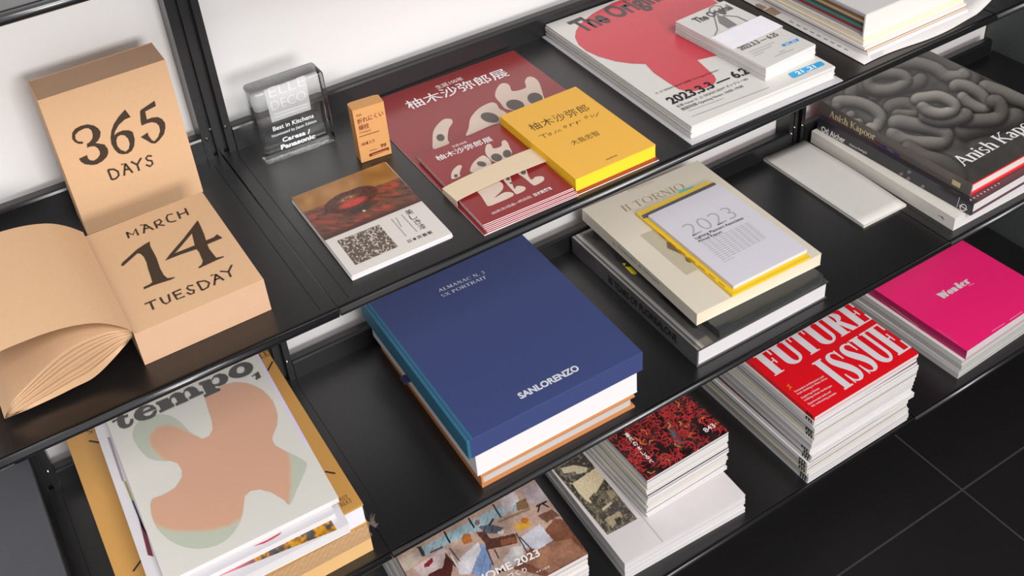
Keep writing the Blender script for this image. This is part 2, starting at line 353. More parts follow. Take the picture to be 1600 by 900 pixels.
WHITEPAPER = mat('white_paper', (214, 211, 213), rough=.6, spec=.3, var=.01)
OFFWHITE = mat('off_white_card', (214, 209, 202), rough=.6, spec=.3, var=.015)
INK = mat('black_ink', (38, 36, 36), rough=.6, spec=.3)
GREYINK = mat('grey_ink', (120, 118, 118), rough=.6, spec=.3)
BROWNINK = mat('brown_ink', (66, 52, 42), rough=.7, spec=.2)
WHITEINK = mat('white_ink', (236, 233, 233), rough=.5, spec=.3)
SILVERINK = mat('silver_ink', (205, 206, 214), rough=.4, spec=.5)

# ------------------------------------------------------------------ setting
def setting(name, mb, m, parent=None): return tag(mb.build(name, m, parent), kind='structure')
ZF = ZC - .10
WY = D + .032
setting('wall_back', MB().box(-1.6, WY, ZF - .02, 1.39, WY + .1, 2.2), WALL)
setting('wall_right', MB().box(1.392, -1.2, ZF - .02, 1.49, WY + .1, 2.2), GREYWALL)
fl = setting('floor', MB().box(-1.6, -2.6, ZF - .06, 1.39, WY, ZF - .0006), GROUT)
tile_me = None
for i in range(-4, 2):
    for j in range(-4, 2):
        x, y = .924 + i * .6, -.091 + j * .6
        if x < -1.5 or y < -2.5 or j > 0: continue
        x1 = min(x + .6, 1.389) - .0035; y1 = min(y + .6, WY - .004) - .0035
        key = (x1 - x < .597, y1 - y < .597)
        if tile_me is None: tile_me = {}
        if key not in tile_me:
            o = MB().box(.0, .0, -.012, x1 - x, y1 - y, 0).build('floor_tile', FLOORM, fl, bevel=.0003); tile_me[key] = o.data
        else:
            o = bpy.data.objects.new('floor_tile', tile_me[key]); COL.objects.link(o); o.parent = fl
        o.location = (x + .001, y + .001, ZF)

# ------------------------------------------------------------------ shelving
shelf = thing('shelving_unit', 'black steel wall shelving with lipped trays in front of the white wall', 'shelf', (0, 0, ZF))
SEAMS = [-.305, 0, .9, 1.388]
def tray(x0, x1, z):
    g = .0009; z = z - .0003
    prof = [(.0045, z), (.0045, z - .0088), (D + .006, z - .0088), (D + .006, z)]
    t = MB().prism(prof, x0 + g, x1 - g).build('shelf_tray', TRAY, shelf, world=True)
    rp = [(.0044 - .0044 * math.cos(math.radians(k)), z - .0044 + .0044 * math.sin(math.radians(k))) for k in range(-90, 91, 12)] + [(.0056, z), (.0056, z - .0088)]
    MB().prism(rp, x0 + g, x1 - g).build('front_rim', RIM, t, world=True, smooth=True)
    lipp = [(D, z - .002), (D, z + LIP - .0035), (D + .001, z + LIP - .001), (D + .0035, z + LIP), (D + .013, z + LIP), (D + .013, z + LIP - .004), (D + .006, z + LIP - .006), (D + .006, z - .002)]
    MB().prism(lipp, x0 + .018, x1 - .018).build('back_lip', STEEL, t, world=True)
    MB().prism([(.0062, z - .0004), (.0062, z + .00025), (.0074, z + .00025), (.0074, z - .0004)], x0 + g, x1 - g).build('rim_groove', DARKLINE, t, world=True)
    for xx in (x0 + .0145, x1 - .0145):
        MB().box(xx - .0004, .012, z - .001, xx + .0004, D - .012, z + .00012).build('fold_line', DARKLINE, t, world=True)
for z in (-ZB, 0, ZB, ZC):
    for a, b in zip(SEAMS[:-1], SEAMS[1:]):
        tray(a, b, z)
MB().box(-1.2, .05, ZF, 1.388, .06, ZC - .0105).build('plinth', STEEL, shelf, world=True)
for xp in (-.305, 0, .9):
    p = MB()
    p.box(xp - .017, D + .001, ZF, xp - .009, D + .031, 1.3); p.box(xp + .009, D + .001, ZF, xp + .017, D + .031, 1.3)
    p.box(xp - .009, D + .010, ZF, xp + .009, D + .031, 1.3); p.box(xp - .0035, D + .004, ZF, xp + .0035, D + .010, 1.3)
    po = p.build('post', STEEL, shelf, world=True)
    for z in (-ZB, 0, ZB, ZC):
        for dx, dz in ((-.012, LIP - .004), (.011, LIP + .003), (-.006, LIP + .006)):
            s = MB(); N = 10
            vs = [(xp + dx, D - .0012, z + dz)] + [(xp + dx + .0022 * math.cos(k * 2 * math.pi / N), D + .0008, z + dz + .0022 * math.sin(k * 2 * math.pi / N)) for k in range(N)]
            s.add(vs, [(0, 1 + k, 1 + (k + 1) % N) for k in range(N)]).build('screw', mat('screw_steel', (150, 150, 152), rough=.25, metal=1.), po, world=True)

# ------------------------------------------------------------------ book builders
def rect_from(z, BL, BR, h, w=None):
    """front corners of a cover in pixels at height z -> x, y, yaw, width"""
    a, b = H(z)(*BL), H(z)(*BR); d = b - a
    return a[0], a[1], math.atan2(d[1], d[0]), (w or float(np.hypot(d[0], d[1]))), h
def book(name, label, cat, rect, z0, z1, cover, pages=PAGES, hard=False, board=None, spine='L', group=None, over=None, spine_mat=None, back=None, bevel=0):
    """closed book lying flat: front_cover, page_block, spine, back_cover. rect = (x, y, yaw, w, h), x,y = front left corner"""
    x, y, yaw, w, h = rect; t = z1 - z0
    o = thing(name, label, cat, (x, y, z0), yaw, group)
    b = board or (.0028 if hard else .0005); ov = over if over is not None else (.003 if hard else .0004)
    MB().box(b if spine else ov, ov, b, w - ov, h - ov, t - b).build('page_block', pages, o)
    MB().box(0, 0, t - b, w, h, t).build('front_cover', cover, o, bevel=bevel)
    MB().box(0, 0, 0, w, h, b).build('back_cover', back or cover, o, bevel=bevel)
    if spine: MB().box(0, 0, b, b, h, t - b).build('spine', spine_mat or cover, o)
    return o
def sheets(name, label, cat, rect, z0, n, dt, m, group, jitter=.0008, jyaw=.006, edge=None, fan=(0, 0), top_label=None):
    """a pile of loose sheets; returns the topmost"""
    x, y, yaw, w, h = rect; me = None; last = None
    for k in range(n):
        j = 0 if k == n - 1 else jitter
        X, Y, A = x + random.uniform(-j, j) + fan[0] * (n - 1 - k), y + random.uniform(-j, j) + fan[1] * (n - 1 - k), yaw + random.uniform(-1, 1) * (jyaw if j else 0)
        top = k == n - 1 and top_label
        if me is None: o = MB().box(0, 0, 0, w, h, dt * .94).build(name, m, None); me = o.data
        elif top: o = MB().box(0, 0, 0, w, h, dt * .94).build(name, m, None)
        else: o = bpy.data.objects.new(name, me); COL.objects.link(o)
        o.location = (X, Y, z0 + k * dt); o.rotation_euler = (0, 0, A)
        tag(o, top_label if top else label, cat, group); last = o
    return last
def stack(proto, n, dt, label, jitter=.001, jyaw=.006, group=None):
    """copies of a magazine under / above the first; proto is the lowest"""
    out = [proto]
    for k in range(1, n):
        c = copy_tree(proto); c.location = proto.location + Vector((random.uniform(-jitter, jitter), random.uniform(-jitter, jitter), dt * k))
        c.rotation_euler = (0, 0, proto.rotation_euler.z + random.uniform(-jyaw, jyaw)); tag(c, label, None, group); out.append(c)
    return out

def tr(ox, oy, k):
    """crop coordinates -> photo pixels"""
    return lambda pts: [(ox + x * k, oy + y * k) for x, y in pts]
def ell(cx, cy, rx, ry, rot=0, n=20):
    c, s = math.cos(math.radians(rot)), math.sin(math.radians(rot))
    return [(cx + rx * math.cos(a) * c - ry * math.sin(a) * s, cy + rx * math.cos(a) * s + ry * math.sin(a) * c) for a in [2 * math.pi * i / n for i in range(n)]]
def dark(name, r, g, b, rough=.5, coat=0.): return mat(name, (r, g, b), rough=rough, spec=.4, var=.02, coat=coat)

# ================================================================== UPPER SHELF
# ---- standing daily calendar
CW, CT, CHT = .1235, .0445, .1625
cal = thing('daily_calendar', 'closed kraft paper calendar block standing upright, reading 365 DAYS', 'calendar', (-.1645, .2615, 0), -.004)
MB().box(.0008, .0006, .0004, CW - .0004, CT - .0006, CHT - .0004).build('page_block', KRAFTEDGE, cal)
MB().box(0, 0, 0, CW, .0006, CHT).build('front_cover', KRAFT, cal)
MB().box(0, CT - .0006, 0, CW, CT, CHT).build('back_cover', KRAFT, cal)
MB().box(0, .0006, 0, .0008, CT - .0006, CHT).build('spine', KRAFT, cal)
PV = Plane((-.1645, .2615, 0), (-.004, -1, 0))
a = tr(100, 150, .15553)
three = [(80,415),(82,370),(110,330),(165,300),(235,283),(300,295),(345,325),(368,360),(362,410),(340,450),(315,470),(355,478),(405,485),(440,530),(445,570),(430,610),(385,655),(330,685),(285,693),(210,685),(170,660),(150,628),(232,592),(240,625),(265,645),(300,648),(335,625),(360,590),(360,560),(340,525),(310,505),(270,505),(232,518),(230,480),(260,460),(285,425),(288,385),(275,345),(245,322),(205,325),(145,355),(112,390),(115,430),(140,455),(192,458),(188,480),(145,480),(105,460),(85,435)]
six = [(613,135),(670,210),(610,235),(550,290),(515,350),(502,395),(540,365),(590,345),(650,343),(690,360),(710,430),(705,500),(680,550),(640,578),(590,585),(545,575),(505,535),(475,480),(467,420),(475,350),(500,280),(550,205)]
sixh = [(525,450),(535,410),(570,390),(610,395),(645,430),(660,480),(650,530),(620,558),(570,540),(535,500)]
five = [(910,45),(922,100),(815,155),(832,235),(880,217),(940,210),(985,230),(1015,270),(1018,320),(1005,380),(960,440),(920,475),(880,475),(820,440),(770,412),(840,365),(850,400),(885,445),(910,452),(945,410),(965,350),(955,300),(925,270),(880,262),(830,275),(780,297),(770,260),(763,160),(770,140)]
for lp in ([three], [six, sixh], [five]): poly_mesh('numeral', [a(l) for l in lp], PV, BROWNINK, cal)
DAYS = [[(440,740),(480,840)],[(440,740),(500,735),(542,757),(550,797),(522,828),(480,840)],[(575,690),(612,677),(605,800)],[(615,680),(690,770)],[(608,738),(655,735)],[(670,658),(735,690),(755,750)],[(735,688),(775,620)],[(882,602),(842,600),(822,625),(840,645),(880,650),(891,680),(865,706),(822,690)]]
strokes_mesh('lettering', [a(l) for l in DAYS], .0021, PV, BROWNINK, cal)

# ---- open daily calendar with turned pages
OX, OY, OW, OD, OT = -.1705, .0395, .1195, .167, .0365
oc = thing('daily_calendar', 'open kraft calendar block showing MARCH 14 TUESDAY with turned pages curling left', 'calendar', (OX, OY, 0), .006)
MB().box(0, 0, 0, OW, OD, OT).build('page_block', KRAFTEDGE, oc)
MB().box(0, 0, OT, OW, OD, OT + .0003).build('top_page', KRAFT, oc)
PT = H(OT + .0003)
a = tr(180, 310, .2)
one = [(45,525),(55,505),(170,400),(230,360),(270,338),(275,375),(305,430),(325,470),(350,545),(380,600),(410,625),(465,616),(466,622),(440,635),(300,680),(225,712),(222,695),(270,672),(290,655),(280,620),(255,545),(245,500),(225,460),(200,435),(175,430),(130,470),(62,530)]
four = [(645,172),(660,200),(695,280),(710,330),(770,305),(797,282),(840,310),(720,360),(735,395),(770,440),(790,465),(848,452),(850,460),(790,485),(655,548),(650,538),(675,520),(685,490),(655,420),(635,398),(510,440),(390,488),(430,435),(530,320),(600,230)]
fourh = [(600,275),(622,368),(530,405),(465,430),(490,405)]
for lp in ([one], [four, fourh]): poly_mesh('numeral', [a(l) for l in lp], PT, BROWNINK, oc)
MAR = [[(90,265),(108,312)],[(90,268),(140,285),(158,238),(182,290)],[(195,212),(230,205),(225,275)],[(232,205),(300,245)],[(225,240),(262,232)],[(305,185),(330,235)],[(305,185),(345,165),(362,180),(350,200),(325,208),(388,212)],[(450,122),(410,130),(400,155),(415,182),(445,185),(478,175)],[(485,105),(510,160)],[(545,78),(572,132)],[(500,130),(555,108)]]
TUE = [[(230,828),(320,790)],[(275,812),(300,870)],[(350,775),(375,815),(400,825),(430,805),(415,750)],[(450,735),(485,790),(545,765)],[(450,738),(515,710)],[(470,760),(520,742)],[(610,680),(570,685),(562,705),(585,718),(615,718),(615,740),(590,750),(560,738)],[(640,655),(680,720)],[(640,655),(700,645),(735,660),(725,695),(680,720)],[(745,605),(785,595),(775,680)],[(785,595),(850,640)],[(775,640),(815,625)],[(820,570),(885,575),(905,615)],[(885,575),(912,520)]]
for wd in (MAR, TUE): strokes_mesh('lettering', [a(l) for l in wd], .0020, PT, BROWNINK, oc)
# turned pages: front-edge profiles traced on the front plane, extruded along the binding
PF = Plane((0, OY, 0), (0, -1, 0)); a = tr(0, 320, .38898)
def prof(pts, k=5):
    P = [np.array(PF(*p)) for p in a(pts)]; P = [np.array((p[0], max(p[2], .0004))) for p in P]; out = []
    for i in range(len(P) - 1):
        p0, p1, p2, p3 = P[max(i - 1, 0)], P[i], P[i + 1], P[min(i + 2, len(P) - 1)]
        for j in range(k):
            t = j / k; out.append(.5 * (2 * p1 + (p2 - p0) * t + (2 * p0 - 5 * p1 + 4 * p2 - p3) * t * t + (3 * p1 - p0 - 3 * p2 + p3) * t ** 3))
    return np.array(out + [P[-1]])
upper = prof([(530,508),(440,510),(330,548),(250,595),(180,655),(110,725),(50,790),(18,858)])
lower = prof([(530,530),(460,612),(380,690),(300,732),(220,772),(120,818),(60,842),(18,860)])
leafp = prof([(530,503),(460,482),(380,474),(280,488),(180,516),(90,550),(0,588),(-90,640),(-150,720),(-160,800)])
def resample(P, n):
    d = np.r_[0, np.cumsum(np.linalg.norm(np.diff(P, axis=0), axis=1))]; t = np.linspace(0, d[-1], n); return np.stack([np.interp(t, d, P[:, k]) for k in (0, 1)], 1)
upper, lower, leafp = resample(upper, 40), resample(lower, 40), resample(leafp, 40)
def leafsheet(name, P, th=.0002):
    T = np.gradient(P, axis=0); T /= np.linalg.norm(T, axis=1)[:, None]; Nn = np.stack([-T[:, 1], T[:, 0]], 1); Q = P + Nn * th
    n = len(P); vs = []; fs = []
    for y in (OY, OY + OD):
        vs += [(p[0], y, p[1]) for p in P] + [(q[0], y, q[1]) for q in Q]
    for i in range(n - 1):
        fs += [(i, i + 1, 2 * n + i + 1, 2 * n + i), (n + i, 3 * n + i, 3 * n + i + 1, n + i + 1), (i, n + i, n + i + 1, i + 1), (2 * n + i, 2 * n + i + 1, 3 * n + i + 1, 3 * n + i)]
    return MB().add(vs, fs).build(name, KRAFT, oc, smooth=False, world=True)
groups = [(0, .07), (.13, .19), (.24, .30), (.37, .43), (.47, .52), (.60, .66), (.71, .75), (.82, 1.)]
for f0, f1 in groups:          # pages clump together with thin gaps between the clumps
    for f in np.linspace(f0, f1, max(3, int((f1 - f0) * 75))):
        leafsheet('turned_page', upper * (1 - f) + lower * f, .00032)
leafsheet('turned_page', leafp)

# ---- glass award
g_y = .2585
PG = Plane((0, g_y, 0), (0, -1, 0))
gb, gr = PG(417.5, 263), PG(526, 226); gt = PG(391, 150)
GW, GH, GD = .083, gt[2], .030
ga = thing('glass_award', 'clear glass award block engraved Best in Kitchens, standing against the lip', 'award', (.0325, g_y, 0), -.01)
GLASS = bpy.data.materials.new('clear_glass'); GLASS.use_nodes = True
_b = GLASS.node_tree.nodes['Principled BSDF']; _b.inputs['Base Color'].default_value = (.97, .985, .985, 1); _b.inputs['Roughness'].default_value = .0; _b.inputs['Transmission Weight'].default_value = 1; _b.inputs['IOR'].default_value = 1.13; _b.inputs['Coat Weight'].default_value = 1.; _b.inputs['Coat IOR'].default_value = 1.5; _b.inputs['Coat Roughness'].default_value = .0
import bmesh
def rounded_box(name, w, d, h, r, m, parent):
    me = bpy.data.meshes.new(name); bm = bmesh.new(); bmesh.ops.create_cube(bm, size=1)
    for v in bm.verts: v.co = Vector(((v.co.x + .5) * w, (v.co.y + .5) * d, (v.co.z + .5) * h))
    bmesh.ops.bevel(bm, geom=bm.edges[:], offset=r, segments=5, affect='EDGES', profile=.5); bm.to_mesh(me); bm.free()
    return link(name, me, m, parent, smooth=True)
rounded_box('glass_block', GW, GD, GH, .005, GLASS, ga)
PGF = Plane((0, g_y - .0002, 0), (-.01, -1, 0)); a = tr(370, 80, .2111)
ETCH = mat('frosted_etching', (236, 238, 240), rough=.9, spec=.2)
text('lettering', 'Best in Kitchens', *a([(270, 592), (570, 490), (262, 562)]), PGF, ETCH, ga, bold=.008)
text('lettering', 'Nominated by Japan Edition', *a([(262, 640), (590, 522), (256, 622)]), PGF, ETCH, ga)
text('lettering', 'Caresa /', *a([(340, 672), (545, 605), (332, 642)]), PGF, ETCH, ga, bold=.03, spacing=1.05)
text('lettering', 'Panasonic', *a([(330, 728), (580, 640), (322, 696)]), PGF, ETCH, ga, bold=.035)
FROST = film_mat('frosted_panel', rough=.6, tint=(240, 242, 243), alpha=.38)
ETCHT = film_mat('faint_etching', rough=.8, tint=(250, 250, 250), alpha=.5)
poly_mesh('frosted_panel', [a([(200, 290), (505, 180), (550, 430), (260, 530)])], PGF, FROST, ga, lift=.0001)
text('lettering', 'ELLE', *a([(245, 345), (510, 250), (238, 270)]), PGF, ETCHT, ga, bold=-.014, lift=.0004)
text('lettering', 'DECO', *a([(262, 440), (515, 350), (245, 375)]), PGF, ETCHT, ga, bold=-.012, lift=.0004)
strokes_mesh('lettering', [a([(275, 468), (520, 388)]), a([(280, 490), (525, 408)])], .0010, PGF, ETCHT, ga, lift=.0004)

# ---- toothpick box
tb = thing('toothpick_box', 'small orange kraft paper box of toothpicks standing beside the glass award', 'box', (.1194, .2031, 0), -.1)
TBM = mat('orange_kraft_card', (202, 148, 92), rough=.6, spec=.3, var=.05, scale=500)
MB().box(0, 0, 0, .0355, .0165, .0668).build('box_body', TBM, tb, bevel=.0003)
MB().prism([(0, .0001), (0, .0165), (.004, .0182), (.0300, .0182), (.0355, .0165), (.0355, .0001)], .0668, .0674, 'z').build('top_flap', TBM, tb)
n_ = np.array((math.sin(-.1), -math.cos(-.1), 0)); PB = Plane((.1194, .2031, 0), n_); a = tr(530, 130, .15552)
RBR = mat('red_brown_ink', (110, 42, 36), rough=.7, spec=.2)
text('lettering', '竹材', *a([(172, 342), (225, 325), (168, 318)]), PB, RBR, tb)
text('lettering', '折れにくい', *a([(185, 412), (445, 318), (175, 365)]), PB, RBR, tb, bold=.012)
text('lettering', '楊枝', *a([(198, 475), (303, 442), (188, 428)]), PB, RBR, tb, bold=.008)
text('lettering', 'Toothpick', *a([(203, 510), (320, 475), (200, 492)]), PB, RBR, tb)
strokes_mesh('printed_rule', [a([(203, 540), (400, 478)])], .0009, PB, RBR, tb)
text('lettering', '180本入り', *a([(225, 632), (358, 588), (218, 600)]), PB, RBR, tb, bold=.015)
text('lettering', '99', *a([(418, 648), (475, 632), (412, 612)]), PB, RBR, tb, bold=.03)
strokes_mesh('lettering', [a([(310, 678), (380, 658)])], .0007, PB, RBR, tb)
poly_mesh('printed_strip', [a([(300, 712), (497, 640), (500, 668), (305, 740)])], PB, RBR, tb)
strokes_mesh('lettering', [a([(330, 718), (480, 668)])], .0008, PB, TBM, tb, lift=.0005)

# ---- lacquer exhibition leaflets
LE = (.0281, .0321, -.0131, .108, .152)
leaf = sheets('exhibition_leaflet', 'leaflet in the small pile under the lacquer bowl leaflet', 'leaflet', LE, 0, 6, .0009, WHITEPAPER, 'lacquer exhibition leaflets', jitter=.0012, jyaw=.012,
              top_label='leaflet with a red lacquer bowl photograph on top of a small pile')
ZL = .0009 * 6 - .00005
PL = H(ZL); a = tr(450, 240, .22222)
def corner(rect, z, s, q):
    x, y, yaw, w, h = rect; c, sn = math.cos(yaw), math.sin(yaw); return np.array((x + c * s * w - sn * q * h, y + sn * s * w + c * q * h, z))
LEAFC = mat('leaflet_grey_card', (206, 199, 193), rough=.4, spec=.4, var=.01)
leaf.data.materials[0] = LEAFC
def mixc(c, col, k): return c * (1 - k[:, None]) + np.array(col, float) * k[:, None]
def paint_bowl(px, st):
    p = (px - np.array((450, 240))) / .22222
    n1 = vnoise(p * np.array((.35, 1.)), 22, 1); n2 = vnoise(p, 9, 2); n3 = vnoise(p * np.array((.25, 1)) + p[:, ::-1] * np.array((.12, 0)), 10, 3)
    c = np.tile(np.array((150., 104, 52)), (len(p), 1)) + (vnoise(p, 60, 4)[:, None] - .5) * 30
    u = (p[:, 0] - 110) / 650.; hor = 415 - u * 235                                  # table edge
    tb_ = np.clip((p[:, 1] - hor) / 14 + .5, 0, 1)
    c = mixc(c, (104, 62, 48), tb_)
    c = mixc(c, (168, 66, 46), tb_ * np.clip(n1 * 2.2 - .9, 0, 1) * .9); c = mixc(c, (60, 34, 30), tb_ * np.clip(n3 * 2 - 1.05, 0, 1))
    low = (p[:, 1] - (603 - (p[:, 0] - 240) * .403)) ; c = mixc(c, (62, 36, 32), np.clip(1 + low / 34, 0, 1) * .75)
    q = p - np.array((450, 345)); r = np.radians(-20); qx = q[:, 0] * np.cos(r) - q[:, 1] * np.sin(-r) * -1; qx = q[:, 0] * np.cos(.37) - q[:, 1] * np.sin(.37); qy = q[:, 0] * np.sin(.37) + q[:, 1] * np.cos(.37)
    c = mixc(c, (48, 38, 32), np.clip(1.15 - np.hypot((qx - 30) / 130, (qy - 45) / 52) ** 3, 0, 1) * .9)
    body = np.clip((1 - np.hypot(qx / 205, (qy + 22) / 72) ** 4) * 6, 0, 1) * (qy > -88) * (qy < 62 - np.abs(qx) * .12)
    c = mixc(c, (84, 40, 32), body); c = mixc(c, (44, 28, 24), body * np.clip(n2 * 2.4 - 1.1, 0, 1))
    c = mixc(c, (196, 150, 84), body * np.clip(1 - np.hypot((qx + 15) / 95, (qy + 38) / 22) ** 2, 0, 1) * n2 * 1.2)
    c = mixc(c, (206, 66, 56), np.clip(1.25 - np.hypot((qx - 5) / 112, (qy - 2) / 27) ** 3, 0, 1) * (.65 + .35 * n2))
    c = mixc(c, (235, 215, 190), np.clip(1 - np.hypot((p[:, 0] - 535) / 16, (p[:, 1] - 402) / 9) ** 2, 0, 1))
    return c
qm = .425
picture('cover_photograph', [corner(LE, ZL, 0, qm), corner(LE, ZL, 1, qm), corner(LE, ZL, 1, 1), corner(LE, ZL, 0, 1)], 150, 120, paint_bowl, print_mat('glossy_print', .35, .2), leaf)
def paint_flecks(px, st):
    p = (px - np.array((450, 240))) / .22222
    n = vnoise(p * np.array((.8, 1.3)), 9, 5) * .6 + vnoise(p, 5, 6) * .4; k = np.clip((n - .55) * 9, 0, 1)
    return mixc(np.tile(np.array((84., 72, 64)), (len(p), 1)), (196, 184, 172), k)
sq = [PL(*q) for q in a([(475, 785), (775, 655), (640, 500), (345, 615)])]
picture('printed_pattern', sq, 90, 80, paint_flecks, print_mat('glossy_print'), leaf)
def vtext(body, p0, p1, size_top, plane, m, parent, bold=0.):
    """vertical writing: one glyph under another from p0 to p1"""
    n = len(body)
    for i, ch in enumerate(body):
        f = (i + .5) / n; c = (p0[0] + (p1[0] - p0[0]) * f, p0[1] + (p1[1] - p0[1]) * f)
        d = size_top
        text('lettering', ch, (c[0] - d[0] / 2, c[1] - d[1] / 2), (c[0] + d[0] / 2, c[1] + d[1] / 2), (c[0] - d[0] / 2 - abs(d[1]) * .0 - (p1[0] - p0[0]) / n * .8, c[1] - d[1] / 2 - (p1[1] - p0[1]) / n * .8), plane, m, parent, bold)
vtext('美しき漆', (450 + 848 * .2222, 240 + 408 * .2222), (450 + 968 * .2222, 240 + 545 * .2222), (10.0, -4.0), PL, INK, leaf)
_cols = []
for (x0, y0), (x1, y1), n_c in (((800, 432), (910, 552), 11), ((760, 452), (800, 520), 6), ((728, 462), (835, 585), 12)):
    for k in range(n_c):
        f0, f1 = k / n_c, (k + .6) / n_c; _cols.append(a([(x0 + (x1 - x0) * f0, y0 + (y1 - y0) * f0), (x0 + (x1 - x0) * f1, y0 + (y1 - y0) * f1)]))
tag(strokes_mesh('small_print', _cols, .0011, PL, GREYINK, leaf), kind='stuff')
text('lettering', '日本民藝館', *a([(850, 628), (1018, 558), (838, 610)]), PL, INK, leaf, bold=.01, spacing=1.2)

# ---- red exhibition sheet, banded flyers, yellow book
REDM = mat('glossy_dark_red_sheet', (134, 33, 34), rough=.32, spec=.5, var=.02, coat=.55, coat_rough=.22)
CREAMINK = mat('cream_ink', (206, 186, 172), rough=.42, spec=.4); GREYFIG = mat('charcoal_print', (92, 86, 82), rough=.42, spec=.4)
PO = (.1625, .0135, -.0141, .2141, .2975)
WEDGE = mat('sheet_white_edge', (226, 206, 208), rough=.7)
po = thing('exhibition_poster', 'large glossy dark red exhibition sheet with cream animal shapes under the yellow book', 'poster', PO[:2] + (0,), PO[2])
MB().box(0, 0, 0, PO[3], PO[4], .0011).build('sheet', WEDGE, po); MB().box(.0001, .0001, .0011, PO[3] - .0001, PO[4] - .0001, .0012).build('printed_face', REDM, po)
PP = H(.0012); a = tr(600, 70, .18892)
tail = [(415,865),(402,800),(408,720),(440,665),(490,620),(530,613),(562,620),(565,650),(540,690),(528,740),(528,790),(535,820)]
body_ = [(680,755),(700,690),(715,610),(770,540),(830,500),(890,478),(930,490),(955,530),(1000,555),(1040,600),(1000,650),(940,655),(880,672),(780,715)]
head = [(920,430),(930,370),(965,325),(1010,320),(1040,340),(1065,385),(1170,358),(1165,310),(1180,275),(1215,265),(1260,285),(1290,330),(1320,430),(1330,480),(1150,540),(1015,535),(960,480)]
for lp in (tail, body_, head): poly_mesh('printed_figure', [a(smooth_loop(lp, 4))], PP, CREAMINK, po)
for lp in [a(ell(468, 770, 34, 29, 10)), a(ell(876, 604, 78, 40, 12)), a(ell(1086, 500, 76, 44, 8)), a(ell(1250, 446, 64, 48, 8))]: poly_mesh('printed_spot', [lp], PP, GREYFIG, po, lift=.0004)
text('lettering', '生誕100年', *a([(442, 368), (662, 288), (432, 338)]), PP, WHITEINK, po)
text('lettering', '柚木沙弥郎展', *a([(215, 535), (1040, 248), (175, 470)]), PP, WHITEINK, po, bold=.007)
FR = (.1663, .0215, -.03, .106, .1475)
FLN = 6
for k in range(FLN):
    e = FLN - 1 - k; z = .0013 + k * .0009
    f_ = thing('exhibition_flyer', 'dark red flyer with cream animal on top of the banded pile' if e == 0 else 'dark red flyer fanned out under the top flyer of the banded pile', 'flyer', (FR[0] + random.uniform(-.0006, .0006) * (e > 0), FR[1] - e * .0017, z), FR[2] + (random.uniform(-.006, .006) if e else 0), 'banded dark red flyers')
    MB().box(0, 0, 0, FR[3], FR[4], .00066).build('sheet', WEDGE, f_); MB().box(.0001, .0003, .00066, FR[3] - .0001, FR[4] - .0001, .00078).build('printed_face', REDM, f_)
    flyer = f_
ZFL = .0013 + 5 * .0009 + .00078
PFy = H(ZFL); a = tr(680, 210, .17778)
tail2 = [(148,395),(143,345),(165,305),(205,272),(235,280),(225,310),(215,345),(218,372)]
body2 = [(310,330),(325,265),(370,215),(415,188),(445,195),(490,240),(480,300),(400,330)]
head2 = [(440,155),(445,105),(465,85),(490,90),(515,125),(580,105),(585,65),(610,52),(635,70),(655,115),(675,165),(640,215),(560,240),(510,240),(460,195)]
two = [(365,490),(415,455),(500,420),(555,412),(595,440),(590,490),(520,560),(610,510),(680,515),(680,545),(560,600),(470,632),(440,600),(405,545)]
leg1 = [(590,385),(650,365),(670,410),(695,480),(720,455),(780,460),(795,480),(770,505),(715,527),(690,505)]
leg2 = [(720,335),(795,310),(820,370),(850,400),(880,375),(940,370),(958,390),(945,415),(880,450),(850,440),(790,390)]
for lp in (tail2, body2, head2, leg1, leg2, two): poly_mesh('printed_figure', [a(smooth_loop(lp, 4))], PFy, CREAMINK, flyer)
for lp in [a(ell(182, 366, 17, 15)), a(ell(408, 262, 42, 22, 10)), a(ell(540, 205, 50, 34, 10)), a(ell(632, 172, 38, 34, 0)), a(ell(640, 393, 18, 15)), a(ell(668, 430, 14, 9)), a(ell(775, 335, 24, 20))]: poly_mesh('printed_spot', [lp], PFy, GREYFIG, flyer, lift=.0004)
text('lettering', '柚木沙弥郎展', *a([(25, 234), (512, 52), (5, 192)]), PFy, WHITEINK, flyer, bold=.007)
text('lettering', '生誕100年', *a([(155, 118), (285, 72), (150, 100)]), PFy, WHITEINK, flyer)
text('lettering', '2023年1月13日(金)—4月2日(日)', *a([(505, 706), (850, 553), (495, 686)]), PFy, WHITEINK, flyer)
text('lettering', '日本民藝館', *a([(878, 545), (1028, 480), (866, 520)]), PFy, WHITEINK, flyer, bold=.02)
# cream paper band around the flyers
bandm = mat('cream_band_paper', (212, 192, 164), rough=.75, spec=.2, var=.03, scale=200)
PBd = H(.0092); bq = [PBd(*q) for q in ((714, 313), (872, 244), (842, 226), (691, 293))]     # front left, front right, back right, back left
bd = thing('paper_band', 'cream paper band wrapped around the dark red flyers', 'band', (bq[0][0], bq[0][1], .0013), 0)
N = 24; vs = []; fs = []; n = N + 1
for th in (0, .0003):
    for e0, e1 in ((bq[0], bq[1]), (bq[3], bq[2])):
        for i in range(n):
            f = i / N; p = e0 * (1 - f) + e1 * f; vs.append((p[0], p[1], .0078 + .0026 * math.sin(math.pi * min(1, f * 1.05)) ** .6 + th))
for i in range(N): fs += [(i, i + 1, n + i + 1, n + i), (2 * n + i, 3 * n + i, 3 * n + i + 1, 2 * n + i + 1), (i, 2 * n + i, 2 * n + i + 1, i + 1), (n + i, n + i + 1, 3 * n + i + 1, 3 * n + i)]
MB().add(vs, fs).build('band_strip', bandm, bd, world=True)
e0, e1 = bq[0], bq[3]
